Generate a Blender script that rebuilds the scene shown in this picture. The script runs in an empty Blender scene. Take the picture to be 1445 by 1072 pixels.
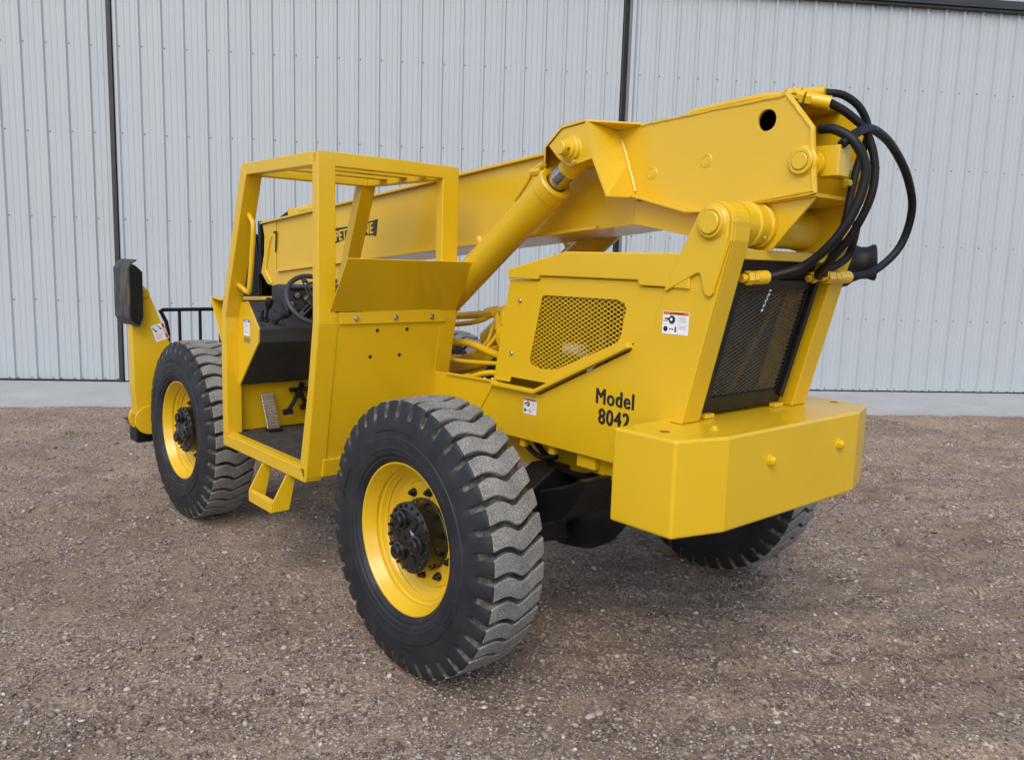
import bpy, bmesh, math, random
import numpy as np
from mathutils import Vector, Matrix
from mathutils.geometry import tessellate_polygon

random.seed(7)
rng = np.random.default_rng(11)
S = bpy.context.scene
COL = S.collection

# ------------------------------------------------------------------ camera, world, sun, exposure
cam_data = bpy.data.cameras.new("camera")
cam = bpy.data.objects.new("camera", cam_data)
COL.objects.link(cam)
CR = Vector((0.65300997, 0.75676448, 0.02975741))
CU = Vector((-0.1256757, 0.06953102, 0.98963178))
CF = Vector((-0.74684911, 0.6499792, -0.14051135))
cam.matrix_world = Matrix(((CR.x, CU.x, -CF.x, 3.01864764), (CR.y, CU.y, -CF.y, -1.99628214),
                           (CR.z, CU.z, -CF.z, 1.88599607), (0, 0, 0, 1)))
cam_data.sensor_fit = 'HORIZONTAL'
cam_data.sensor_width = 36
cam_data.lens = 28.8543
cam_data.clip_start = 0.05
cam_data.clip_end = 1200
S.camera = cam

SUN_DIR = Vector((0.64, -0.80, 1.15)).normalized()
world = bpy.data.worlds.new("World")
S.world = world
world.use_nodes = True
wn = world.node_tree.nodes
wl = world.node_tree.links
bg = wn["Background"]
sky = wn.new("ShaderNodeTexSky")
sky.sky_type = 'NISHITA'
sky.sun_disc = False
sky.sun_elevation = math.asin(SUN_DIR.z)
sky.sun_rotation = math.atan2(SUN_DIR.x, SUN_DIR.y)
sky.air_density = 1.0
sky.dust_density = 2.0
sky.ozone_density = 0.6
wl.new(sky.outputs[0], bg.inputs[0])
bg.inputs[1].default_value = 0.15
sun_data = bpy.data.lights.new("sun", 'SUN')
sun_data.energy = 0.85
sun_data.angle = math.radians(40)
sun_data.color = (1.0, 0.96, 0.90)
sun = bpy.data.objects.new("sun", sun_data)
COL.objects.link(sun)
sun.rotation_euler = SUN_DIR.to_track_quat('Z', 'Y').to_euler()
sun.location = (0, -10, 20)
S.view_settings.view_transform = 'Standard'
S.view_settings.look = 'None'
S.view_settings.exposure = 0.69
S.view_settings.gamma = 1.0
S.view_settings.use_curve_mapping = False
S.cycles.max_bounces = 8
S.cycles.diffuse_bounces = 4

# ------------------------------------------------------------------ materials
def new_mat(name):
    m = bpy.data.materials.new(name)
    m.use_nodes = True
    nt = m.node_tree
    return m, nt, nt.nodes["Principled BSDF"]

def node(nt, kind, **kw):
    n = nt.nodes.new(kind)
    for k, v in kw.items():
        if k in n.inputs:
            n.inputs[k].default_value = v
        else:
            setattr(n, k, v)
    return n

def coords(nt, scale=None):
    t = node(nt, "ShaderNodeTexCoord")
    return t.outputs["Object"]

def ramp(nt, fac, stops):
    r = node(nt, "ShaderNodeValToRGB")
    el = r.color_ramp.elements
    while len(el) < len(stops):
        el.new(0.5)
    for e, (p, c) in zip(el, stops):
        e.position = p
        e.color = (*c, 1) if len(c) == 3 else c
    nt.links.new(fac, r.inputs[0])
    return r.outputs[0]

def noise(nt, co, scale, detail=4, rough=0.6):
    n = node(nt, "ShaderNodeTexNoise", Scale=scale, Detail=detail, Roughness=rough)
    nt.links.new(co, n.inputs["Vector"])
    return n.outputs["Fac"]

def bump(nt, h, strength, dist, b, prev=None):
    n = node(nt, "ShaderNodeBump", Strength=strength, Distance=dist)
    nt.links.new(h, n.inputs["Height"])
    if prev is not None:
        nt.links.new(prev, n.inputs["Normal"])
    nt.links.new(n.outputs[0], b.inputs["Normal"])
    return n.outputs[0]

def simple(name, c1, c2, rough, metal=0.0, scale=6.0, coat=0.0, bscale=60, bstr=0.15, bdist=0.002, r2=None, spec=0.5):
    m, nt, b = new_mat(name)
    b.inputs["Specular IOR Level"].default_value = spec
    co = coords(nt)
    f = noise(nt, co, scale)
    nt.links.new(ramp(nt, f, [(0.3, c1), (0.7, c2)]), b.inputs["Base Color"])
    b.inputs["Metallic"].default_value = metal
    if r2 is not None:
        f2 = noise(nt, co, scale * 2.3)
        mr = node(nt, "ShaderNodeMapRange")
        nt.links.new(f2, mr.inputs[0])
        mr.inputs[1].default_value = 0.3
        mr.inputs[2].default_value = 0.7
        mr.inputs[3].default_value = rough
        mr.inputs[4].default_value = r2
        nt.links.new(mr.outputs[0], b.inputs["Roughness"])
    else:
        b.inputs["Roughness"].default_value = rough
    b.inputs["Coat Weight"].default_value = coat
    b.inputs["Coat Roughness"].default_value = 0.12
    if bstr:
        bump(nt, noise(nt, co, bscale, 3), bstr, bdist, b)
    return m

M_YEL = simple("yellow_paint", (0.65, 0.401, 0.005), (0.69, 0.428, 0.008), 0.28, coat=0.32, scale=2.5,
               bscale=9, bstr=0.06, bdist=0.01, r2=0.42)
M_BLK = simple("black_paint", (0.005, 0.005, 0.0055), (0.011, 0.0105, 0.010), 0.34, scale=8, bscale=40, bstr=0.12, r2=0.5, spec=0.32)
M_HOSE = simple("black_hose_rubber", (0.005, 0.005, 0.006), (0.012, 0.012, 0.013), 0.5, scale=20, bscale=140, bstr=0.3, spec=0.28)
M_PLAST = simple("black_plastic", (0.030, 0.032, 0.037), (0.044, 0.046, 0.052), 0.45, scale=9, bscale=200, bstr=0.2, r2=0.6)
M_SIDEW = simple("tyre_sidewall_rubber", (0.010, 0.011, 0.014), (0.026, 0.027, 0.031), 0.5, scale=7, bscale=90, bstr=0.25, bdist=0.003, r2=0.68, spec=0.35)
M_STEEL = simple("bare_steel", (0.42, 0.41, 0.39), (0.58, 0.57, 0.55), 0.28, metal=1.0, scale=30, bscale=200, bstr=0.05, r2=0.45)
M_CHROME = simple("cylinder_rod_chrome", (0.30, 0.29, 0.27), (0.55, 0.54, 0.52), 0.16, metal=1.0, scale=26, bstr=0.0, r2=0.3)
M_WHITE = simple("decal_white", (0.74, 0.74, 0.75), (0.80, 0.80, 0.80), 0.4, bstr=0)
M_ORANGE = simple("decal_orange", (0.62, 0.16, 0.02), (0.68, 0.19, 0.03), 0.4, bstr=0)
M_RED = simple("decal_red", (0.55, 0.02, 0.025), (0.60, 0.03, 0.03), 0.4, bstr=0)
M_BLUE = simple("decal_blue", (0.03, 0.16, 0.55), (0.04, 0.18, 0.6), 0.4, bstr=0)
M_INK = simple("decal_black_ink", (0.012, 0.012, 0.012), (0.018, 0.018, 0.018), 0.45, bstr=0)
M_GREYINK = simple("decal_grey_ink", (0.30, 0.30, 0.31), (0.38, 0.38, 0.38), 0.45, bstr=0)
M_BRASSTAG = simple("data_plate_metal", (0.30, 0.24, 0.12), (0.42, 0.35, 0.2), 0.4, metal=0.6, scale=60, bstr=0)
M_DARKTRIM = simple("dark_bronze_trim", (0.018, 0.019, 0.022), (0.028, 0.029, 0.032), 0.5, scale=3, bstr=0)
M_GREYTRIM = simple("grey_door_seal", (0.11, 0.11, 0.12), (0.15, 0.15, 0.16), 0.5, scale=3, bstr=0)
M_CORE = simple("radiator_core_dust", (0.05, 0.034, 0.018), (0.11, 0.075, 0.036), 0.7, scale=12, bscale=300, bstr=0.4)
M_DIAL = simple("gauge_face", (0.16, 0.11, 0.06), (0.22, 0.16, 0.09), 0.35, scale=60, bstr=0)

def m_floor_mat():
    m, nt, b = new_mat("cab_floor_mat")
    co = coords(nt)
    f = noise(nt, co, 14, 8, 0.7)
    nt.links.new(ramp(nt, f, [(0.35, (0.018, 0.017, 0.017)), (0.6, (0.05, 0.046, 0.043)), (0.8, (0.14, 0.125, 0.11))]), b.inputs["Base Color"])
    b.inputs["Roughness"].default_value = 0.75
    bump(nt, noise(nt, co, 120, 4), 0.4, 0.004, b)
    return m
M_FLOOR = m_floor_mat()

def m_tread():
    m, nt, b = new_mat("worn_tread_rubber")
    co = coords(nt)
    f = noise(nt, co, 190, 5, 0.75)
    f2 = noise(nt, co, 7, 4, 0.6)
    sp = ramp(nt, f, [(0.30, (0.072, 0.070, 0.066)), (0.50, (0.215, 0.207, 0.192)), (0.66, (0.48, 0.465, 0.435))])
    mx = node(nt, "ShaderNodeMixRGB", blend_type='MULTIPLY')
    mx.inputs[0].default_value = 1.0
    nt.links.new(sp, mx.inputs[1])
    nt.links.new(ramp(nt, f2, [(0.3, (0.62, 0.62, 0.62)), (0.7, (1.1, 1.09, 1.06))]), mx.inputs[2])
    nt.links.new(mx.outputs[0], b.inputs["Base Color"])
    b.inputs["Roughness"].default_value = 0.85
    bump(nt, f, 0.7, 0.004, b)
    return m
M_TREAD = m_tread()

def m_groove():
    m, nt, b = new_mat("tread_groove_rubber")
    co = coords(nt)
    f = noise(nt, co, 16, 5, 0.65)
    nt.links.new(ramp(nt, f, [(0.36, (0.018, 0.018, 0.018)), (0.52, (0.075, 0.069, 0.056)), (0.70, (0.20, 0.178, 0.125))]), b.inputs["Base Color"])
    b.inputs["Roughness"].default_value = 0.8
    bump(nt, noise(nt, co, 90, 4), 0.4, 0.004, b)
    return m
M_GROOVE = m_groove()

def m_wall():
    m, nt, b = new_mat("painted_steel_siding")
    co = coords(nt)
    f = noise(nt, co, 0.7, 3)
    nt.links.new(ramp(nt, f, [(0.3, (0.372, 0.403, 0.420)), (0.7, (0.398, 0.430, 0.446))]), b.inputs["Base Color"])
    b.inputs["Roughness"].default_value = 0.38
    bump(nt, noise(nt, co, 2.2, 2), 0.12, 0.02, b)
    return m
M_WALL = m_wall()

def m_concrete():
    m, nt, b = new_mat("apron_concrete")
    co = coords(nt)
    f = noise(nt, co, 1.3, 8, 0.65)
    f2 = noise(nt, co, 60, 4, 0.7)
    mx = node(nt, "ShaderNodeMixRGB", blend_type='MULTIPLY')
    mx.inputs[0].default_value = 1.0
    nt.links.new(ramp(nt, f, [(0.25, (0.32, 0.325, 0.32)), (0.55, (0.385, 0.388, 0.38)), (0.75, (0.44, 0.44, 0.428))]), mx.inputs[1])
    nt.links.new(ramp(nt, f2, [(0.3, (0.86, 0.86, 0.86)), (0.7, (1.05, 1.05, 1.05))]), mx.inputs[2])
    nt.links.new(mx.outputs[0], b.inputs["Base Color"])
    b.inputs["Roughness"].default_value = 0.8
    bump(nt, f2, 0.2, 0.004, b)
    return m
M_CONC = m_concrete()

def m_gravel():
    m, nt, b = new_mat("crushed_gravel_ground")
    co = coords(nt)
    def voro(scale):
        v = node(nt, "ShaderNodeTexVoronoi", Scale=scale, Randomness=1.0)
        nt.links.new(co, v.inputs["Vector"])
        return v
    v1, v2 = voro(58), voro(120)
    def pal(v):
        sep = node(nt, "ShaderNodeSeparateColor")
        nt.links.new(v.outputs["Color"], sep.inputs[0])
        return ramp(nt, sep.outputs[0], [(0.0, (0.07, 0.050, 0.040)), (0.25, (0.15, 0.108, 0.086)), (0.5, (0.205, 0.155, 0.128)),
                                         (0.72, (0.26, 0.215, 0.188)), (0.9, (0.36, 0.305, 0.268)), (1.0, (0.55, 0.49, 0.44))])
    big = noise(nt, co, 0.55, 6, 0.6)
    mid = noise(nt, co, 3.2, 6, 0.65)
    sel = node(nt, "ShaderNodeMixRGB")
    nt.links.new(ramp(nt, noise(nt, co, 5.0, 4), [(0.42, (0, 0, 0)), (0.58, (1, 1, 1))]), sel.inputs[0])
    nt.links.new(pal(v1), sel.inputs[1])
    nt.links.new(pal(v2), sel.inputs[2])
    # fine sandy dirt shows between the stones in patches
    dirt = node(nt, "ShaderNodeMixRGB")
    dm = ramp(nt, mid, [(0.44, (0, 0, 0)), (0.66, (0.85, 0.85, 0.85))])
    nt.links.new(dm, dirt.inputs[0])
    nt.links.new(sel.outputs[0], dirt.inputs[1])
    nt.links.new(ramp(nt, noise(nt, co, 240, 3, 0.8), [(0.3, (0.14, 0.100, 0.073)), (0.7, (0.31, 0.235, 0.178))]), dirt.inputs[2])
    mp = node(nt, "ShaderNodeMapping")
    mp.inputs["Rotation"].default_value = (0, 0, -0.967)
    mp.inputs["Scale"].default_value = (0.8, 5.0, 1.0)
    nt.links.new(co, mp.inputs[0])
    streak = noise(nt, mp.outputs[0], 1.0, 5, 0.6)
    sand = node(nt, "ShaderNodeMixRGB")
    nt.links.new(ramp(nt, streak, [(0.54, (0, 0, 0)), (0.70, (0.75, 0.75, 0.75))]), sand.inputs[0])
    nt.links.new(dirt.outputs[0], sand.inputs[1])
    nt.links.new(ramp(nt, noise(nt, co, 200, 3, 0.8), [(0.3, (0.17, 0.128, 0.092)), (0.7, (0.33, 0.258, 0.195))]), sand.inputs[2])
    tint = node(nt, "ShaderNodeMixRGB", blend_type='MULTIPLY')
    tint.inputs[0].default_value = 1.0
    nt.links.new(sand.outputs[0], tint.inputs[1])
    nt.links.new(ramp(nt, big, [(0.30, (0.93, 0.885, 0.80)), (0.5, (1.27, 1.215, 1.09)), (0.72, (1.60, 1.53, 1.375))]), tint.inputs[2])
    patch = node(nt, "ShaderNodeMixRGB", blend_type='MULTIPLY')
    patch.inputs[0].default_value = 1.0
    nt.links.new(tint.outputs[0], patch.inputs[1])
    nt.links.new(ramp(nt, noise(nt, co, 1.7, 7, 0.68), [(0.32, (0.66, 0.60, 0.55)), (0.47, (0.98, 0.955, 0.93)), (0.66, (1.10, 1.09, 1.08))]), patch.inputs[2])
    nt.links.new(patch.outputs[0], b.inputs["Base Color"])
    b.inputs["Roughness"].default_value = 0.9
    h1 = bump(nt, v1.outputs["Distance"], 0.55, 0.012, b)
    h2 = bump(nt, noise(nt, co, 160, 5, 0.7), 0.8, 0.012, b, h1)
    return m
M_GRAVEL = m_gravel()

def m_stone():
    m, nt, b = new_mat("loose_stone")
    g = node(nt, "ShaderNodeNewGeometry")
    c = ramp(nt, g.outputs["Random Per Island"], [(0.0, (0.09, 0.066, 0.052)), (0.3, (0.19, 0.14, 0.112)), (0.55, (0.26, 0.205, 0.17)),
                                                  (0.8, (0.34, 0.29, 0.255)), (0.95, (0.42, 0.365, 0.32)), (1.0, (0.58, 0.52, 0.46))])
    nt.links.new(c, b.inputs["Base Color"])
    b.inputs["Roughness"].default_value = 0.85
    return m
M_STONE = m_stone()
M_GRASS = simple("weed_green", (0.05, 0.10, 0.02), (0.09, 0.15, 0.03), 0.6, bstr=0)

def m_pad():
    m, nt, b = new_mat("worn_pad_paint")
    tc = node(nt, "ShaderNodeTexCoord")
    mp = node(nt, "ShaderNodeMapping")
    mp.inputs["Scale"].default_value = (9, 9, 2.2)
    nt.links.new(tc.outputs["Object"], mp.inputs[0])
    f = noise(nt, mp.outputs[0], 1.6, 8, 0.72)
    nt.links.new(ramp(nt, f, [(0.44, (0.022, 0.022, 0.024)), (0.54, (0.06, 0.055, 0.05)), (0.64, (0.13, 0.085, 0.055)), (0.78, (0.24, 0.18, 0.13))]), b.inputs["Base Color"])
    b.inputs["Roughness"].default_value = 0.6
    bump(nt, f, 0.4, 0.005, b)
    return m
M_PAD = m_pad()

# ------------------------------------------------------------------ mesh helpers
class MB:
    def __init__(self):
        self.v, self.f, self.m, self.s = [], [], [], []
    def add(self, vs, fs, m=0, smooth=False):
        o = len(self.v)
        self.v += [tuple(p) for p in vs]
        for f in fs:
            self.f.append(tuple(i + o for i in f))
            self.m.append(m)
            self.s.append(smooth)
        return self
    def hexa(self, p, m=0):      # p: 8 corners, bottom loop 0-3 then top loop 4-7
        return self.add(p, [(3, 2, 1, 0), (4, 5, 6, 7), (0, 1, 5, 4), (1, 2, 6, 5), (2, 3, 7, 6), (3, 0, 4, 7)], m)
    def box(self, x0, x1, y0, y1, z0, z1, m=0):
        return self.hexa([(x0, y0, z0), (x1, y0, z0), (x1, y1, z0), (x0, y1, z0), (x0, y0, z1), (x1, y0, z1), (x1, y1, z1), (x0, y1, z1)], m)
    def ext(self, loop, vec, m=0, holes=()):      # extrude a planar 3D loop (with holes) by vec
        vec = Vector(vec)
        loops = [[Vector(p) for p in loop]] + [[Vector(p) for p in h] for h in holes]
        nrm = Vector((0, 0, 0))
        L = loops[0]
        for i in range(len(L)):
            nrm += L[i].cross(L[(i + 1) % len(L)])
        flip = nrm.dot(vec) > 0
        flat = [p for l in loops for p in l]
        n = len(flat)
        vs = flat + [p + vec for p in flat]
        fs = []
        if holes:
            tris = tessellate_polygon(loops)
            for t in tris:
                a, b_, c = t
                tn = (flat[b_] - flat[a]).cross(flat[c] - flat[a])
                if tn.dot(vec) > 0:
                    a, c = c, a
                fs.append((a, b_, c))
                fs.append((c + n, b_ + n, a + n))
        else:
            idx = list(range(n))
            fs.append(tuple(idx[::-1]) if flip else tuple(idx))
            fs.append(tuple(i + n for i in (idx if flip else idx[::-1])))
        o = 0
        for li, l in enumerate(loops):
            k = len(l)
            ln = Vector((0, 0, 0))
            for i in range(k):
                ln += l[i].cross(l[(i + 1) % k])
            fl = ln.dot(vec) > 0
            if li > 0:
                fl = not fl
            for i in range(k):
                a, b_ = o + i, o + (i + 1) % k
                fs.append((a, b_, b_ + n, a + n) if fl else (b_, a, a + n, b_ + n))
            o += k
        return self.add(vs, fs, m)
    def prism(self, pts, y0, y1, m=0, holes=()):   # pts (x, z), extruded along y
        return self.ext([(x, y0, z) for x, z in pts], (0, y1 - y0, 0), m, [[(x, y0, z) for x, z in h] for h in holes])
    def bar(self, p0, p1, w, h, up=(0, 0, 1), m=0):
        p0, p1 = Vector(p0), Vector(p1)
        d = (p1 - p0).normalized()
        s = d.cross(Vector(up)).normalized()
        u = s.cross(d)
        c = [s * a * w / 2 + u * b_ * h / 2 for a, b_ in ((-1, -1), (1, -1), (1, 1), (-1, 1))]
        return self.add([p0 + q for q in c] + [p1 + q for q in c],
                        [(0, 3, 2, 1)[::-1], (4, 5, 6, 7), (0, 1, 5, 4), (1, 2, 6, 5), (2, 3, 7, 6), (3, 0, 4, 7)], m)
    def tube(self, pts, r, n=10, m=0, caps=True, spline=0):
        P = [Vector(p) for p in pts]
        if spline:
            Q = []
            for i in range(len(P) - 1):
                a, b_, c, d = P[max(i - 1, 0)], P[i], P[i + 1], P[min(i + 2, len(P) - 1)]
                for k in range(spline):
                    t = k / spline
                    Q.append(0.5 * ((2 * b_) + (c - a) * t + (2 * a - 5 * b_ + 4 * c - d) * t * t + (3 * b_ - a - 3 * c + d) * t ** 3))
            P = Q + [P[-1]]
        rs = r if isinstance(r, (list, tuple)) else [r] * len(P)
        if len(rs) != len(P):
            rs = np.interp(np.linspace(0, len(rs) - 1, len(P)), range(len(rs)), rs).tolist()
        vs, fs = [], []
        d0 = (P[1] - P[0]).normalized()
        u = d0.orthogonal().normalized()
        for i, p in enumerate(P):
            d = (P[min(i + 1, len(P) - 1)] - P[max(i - 1, 0)]).normalized()
            u = (u - d * u.dot(d)).normalized()
            w = d.cross(u)
            for k in range(n):
                a = 2 * math.pi * k / n
                vs.append(p + (u * math.cos(a) + w * math.sin(a)) * rs[i])
        for i in range(len(P) - 1):
            for k in range(n):
                a, b_ = i * n + k, i * n + (k + 1) % n
                fs.append((a, b_, b_ + n, a + n))
        self.add(vs, fs, m, True)
        if caps:
            o = len(self.v) - len(vs)
            self.f.append(tuple(o + k for k in range(n))[::-1]); self.m.append(m); self.s.append(False)
            self.f.append(tuple(o + (len(P) - 1) * n + k for k in range(n))); self.m.append(m); self.s.append(False)
        return self
    def lathe(self, prof, o, axis, n=32, m=0, smooth=True, mats=None):   # prof: (along axis, radius)
        o, ax = Vector(o), Vector(axis).normalized()
        u = ax.orthogonal().normalized()
        w = ax.cross(u)
        base = len(self.v)
        for a, r in prof:
            for k in range(n):
                t = 2 * math.pi * k / n
                self.v.append(tuple(o + ax * a + (u * math.cos(t) + w * math.sin(t)) * r))
        for i in range(len(prof) - 1):
            for k in range(n):
                a, b_ = base + i * n + k, base + i * n + (k + 1) % n
                self.f.append((a, b_, b_ + n, a + n))
                self.m.append(mats[i] if mats else m)
                self.s.append(smooth)
        return self
    def cyl(self, p0, p1, r, n=20, m=0, r1=None, ch=0.0):
        p0, p1 = Vector(p0), Vector(p1)
        L = (p1 - p0).length
        r1 = r if r1 is None else r1
        base = len(self.v)
        if ch:
            self.lathe([(0, r - ch), (ch, r), (L - ch, r1), (L, r1 - ch)], p0, p1 - p0, n, m)
            cnt = 4
        else:
            self.lathe([(0, r), (L, r1)], p0, p1 - p0, n, m)
            cnt = 2
        self.f.append(tuple(base + k for k in range(n))[::-1]); self.m.append(m); self.s.append(False)
        self.f.append(tuple(base + (cnt - 1) * n + k for k in range(n))); self.m.append(m); self.s.append(False)
        return self
    def hexhead(self, c, axis, r, h, m=0, washer=True):
        c, ax = Vector(c), Vector(axis).normalized()
        if washer:
            self.cyl(c, c + ax * h * 0.3, r * 1.35, 14, m)
        b = len(self.v)
        self.lathe([(h * 0.3 if washer else 0, r), (h * 0.85, r), (h, r * 0.85)], c, ax, 6, m, False)
        self.f.append(tuple(b + 12 + k for k in range(6))); self.m.append(m); self.s.append(False)
        return self
    def mark(self):      # the next piece is an object of its own (build_each)
        self.cuts = getattr(self, "cuts", [])
        self.cuts.append((len(self.v), len(self.f)))
        return self
    def build_each(self, name, mats, parent=None, bevel=0.0, seg=2):
        cuts = self.cuts + [(len(self.v), len(self.f))]
        out = []
        for (v0, f0), (v1, f1) in zip(cuts[:-1], cuts[1:]):
            q = MB()
            q.v = self.v[v0:v1]
            q.f = [tuple(i - v0 for i in f) for f in self.f[f0:f1]]
            q.m, q.s = self.m[f0:f1], self.s[f0:f1]
            out.append(q.build(name, mats, parent, bevel, seg))
        return out
    def build(self, name, mats, parent=None, bevel=0.0, seg=2, origin=None):
        me = bpy.data.meshes.new(name)
        V = np.array(self.v, dtype=float)
        if origin is None:
            origin = (V.min(0) + V.max(0)) / 2
        origin = np.array(origin, dtype=float)
        me.from_pydata((V - origin).tolist(), [], self.f)
        mats = mats if isinstance(mats, (list, tuple)) else [mats]
        for mm in mats:
            me.materials.append(mm)
        me.polygons.foreach_set("material_index", self.m)
        me.polygons.foreach_set("use_smooth", self.s)
        me.update()
        if any(self.s):
            me.set_sharp_from_angle(angle=math.radians(38))
        o = bpy.data.objects.new(name, me)
        COL.objects.link(o)
        o.location = origin
        if parent is not None:
            attach(o, parent)
        if bevel:
            md = o.modifiers.new("bevel", 'BEVEL')
            md.width = bevel
            md.segments = seg
            md.limit_method = 'ANGLE'
            md.angle_limit = math.radians(35)
        return o

WORLD_LOC = {}
def wloc(o):
    p = Vector(o.location)
    q = o
    while q.parent is not None:
        q = q.parent
        p = p + Vector(q.location)
    return p
def attach(o, parent):       # all parents are unrotated unless stated
    base = wloc(parent)
    o.location = Vector(o.location) - base
    o.parent = parent
def empty(name, loc, parent=None):
    o = bpy.data.objects.new(name, None)
    o.empty_display_size = 0.2
    COL.objects.link(o)
    o.location = loc
    if parent is not None:
        attach(o, parent)
    return o
def tag(o, label=None, cat=None, group=None, kind=None):
    if label: o["label"] = label
    if cat: o["category"] = cat
    if group: o["group"] = group
    if kind: o["kind"] = kind
    return o
def arc(cx, cz, r, a0, a1, n):
    return [(cx + r * math.cos(math.radians(a0 + (a1 - a0) * i / n)), cz + r * math.sin(math.radians(a0 + (a1 - a0) * i / n))) for i in range(n + 1)]

# ------------------------------------------------------------------ ground (one sheet reaching the horizon)
WALL_A = math.atan2(0.82344321, 0.56739869)
E_DIR = np.array([0.56739869, 0.82344321]); N_DIR = np.array([-0.82344321, 0.56739869])
CAM_XY = np.array([3.01864764, -1.99628214])

def vnoise(x, y, seed):
    r = np.random.default_rng(seed)
    T = r.random((256, 256))
    xi, yi = np.floor(x).astype(int), np.floor(y).astype(int)
    fx, fy = x - xi, y - yi
    fx, fy = fx * fx * (3 - 2 * fx), fy * fy * (3 - 2 * fy)
    g = lambda a, b: T[a % 256, b % 256]
    return ((g(xi, yi) * (1 - fx) + g(xi + 1, yi) * fx) * (1 - fy) + (g(xi, yi + 1) * (1 - fx) + g(xi + 1, yi + 1) * fx) * fy) - 0.5

def ground_height(x, y):
    d = np.hypot(x - CAM_XY[0], y - CAM_XY[1])
    n = (x - CAM_XY[0]) * N_DIR[0] + (y - CAM_XY[1]) * N_DIR[1]
    a = (x - CAM_XY[0]) * E_DIR[0] + (y - CAM_XY[1]) * E_DIR[1]
    h = 0.030 * vnoise(x * 1.1, y * 1.1, 1) + 0.016 * vnoise(x * 4.1, y * 4.1, 2) + 0.016 * vnoise(x * 11, y * 11, 3) + 0.015 * vnoise(x * 27, y * 27, 4)
    # dragged ruts and tread prints on the right, running roughly along the shed
    rut = vnoise(a * 0.9 + 40, n * 7.0, 5) * 0.075 + vnoise(a * 5 + 3, n * 14.0, 6) * 0.045
    w = np.clip((a - 0.2) / 1.5, 0, 1) * np.clip((n - 2.2) / 1.2, 0, 1)
    h = h + rut * (0.2 + 0.8 * w)
    fade = np.clip(1.25 - d / 40, 0, 1) * np.clip((10.62 - n) / 0.35, 0, 1)
    return h * fade - 0.012 - 0.02 * np.clip((n - 10.42) / 0.2, 0, 1)

def make_ground():
    N = 640
    u = np.linspace(-1, 1, N)
    k = 5.2
    s = np.sinh(k * u) / np.sinh(k)
    X, Y = np.meshgrid(0.9 + 260 * s * 0.5 * 2, 0.6 + 260 * s, indexing='ij')
    Z = ground_height(X, Y)
    V = np.stack([X, Y, Z], -1).reshape(-1, 3)
    i = np.arange(N - 1)
    A, B = np.meshgrid(i, i, indexing='ij')
    q = (A * N + B).ravel()
    F = np.stack([q, q + N, q + N + 1, q + 1], -1)
    me = bpy.data.meshes.new("ground")
    me.vertices.add(len(V)); me.vertices.foreach_set("co", V.ravel())
    me.loops.add(F.size); me.loops.foreach_set("vertex_index", F.ravel())
    me.polygons.add(len(F)); me.polygons.foreach_set("loop_start", np.arange(len(F)) * 4)
    me.polygons.foreach_set("use_smooth", np.ones(len(F), bool))
    me.update(calc_edges=True)
    me.materials.append(M_GRAVEL)
    o = bpy.data.objects.new("ground", me)
    COL.objects.link(o)
    return tag(o, "brown crushed gravel yard in front of the shed", kind="structure")
make_ground()

def make_apron():
    mb = MB()
    pts = [(-60, 10.40)]
    a = -60
    while a < 60:
        a += 0.5 if abs(a) > 16 else 0.12
        pts.append((a, 10.40 + 0.02 * math.sin(a * 1.7) + random.uniform(-0.018, 0.018)))
    loop = pts + [(60, 12.6), (-60, 12.6)]
    L = [tuple(CAM_XY + E_DIR * a + N_DIR * n) for a, n in loop]
    mb.ext([(x, y, -0.10) for x, y in L], (0, 0, 0.112))
    return tag(mb.build("pavement", M_CONC), "pale concrete apron along the foot of the shed", kind="structure")
make_apron()

# ------------------------------------------------------------------ shed wall
bld = empty("metal_building", (CAM_XY[0] + N_DIR[0] * 12.3629, CAM_XY[1] + N_DIR[1] * 12.3629, 0))
bld.rotation_euler = (0, 0, WALL_A)
tag(bld, "pale grey ribbed steel shed with large sliding doors behind the machine", "building")
def bchild(o, parent):
    o.parent = parent
    return o
PITCH = 0.2975
def panel_mesh(nribs, z0, z1, name):
    # one rolled sheet: trapezoid major ribs with two low minor ribs between; local origin at its left edge
    prof = []
    for k in range(nribs):
        b = k * PITCH
        prof += [(b, 0.0), (b + 0.004, 0.0), (b + 0.022, -0.029), (b + 0.054, -0.029), (b + 0.072, 0.0)]
        for c in (0.142, 0.222):
            prof += [(b + c - 0.022, 0.0), (b + c - 0.010, -0.006), (b + c + 0.010, -0.006), (b + c + 0.022, 0.0)]
    prof.append((nribs * PITCH, 0.0))
    mb = MB()
    n = len(prof)
    vs = [(a, d, z0) for a, d in prof] + [(a, d, z1) for a, d in prof]
    mb.add(vs, [(i, i + 1, i + 1 + n, i + n) for i in range(n - 1)])
    # returned lap edge gives the sheet its thickness
    mb.add([(0, 0, z0), (0, 0.012, z0), (0, 0.012, z1), (0, 0, z1)], [(0, 1, 2, 3)])
    me = bpy.data.meshes.new(name)
    me.from_pydata(mb.v, [], mb.f)
    me.materials.append(M_WALL)
    return me
SHEET = panel_mesh(3, 0.035, 5.90, "wall_panel")
UPPER = panel_mesh(3, 6.05, 7.6, "wall_panel")
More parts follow.
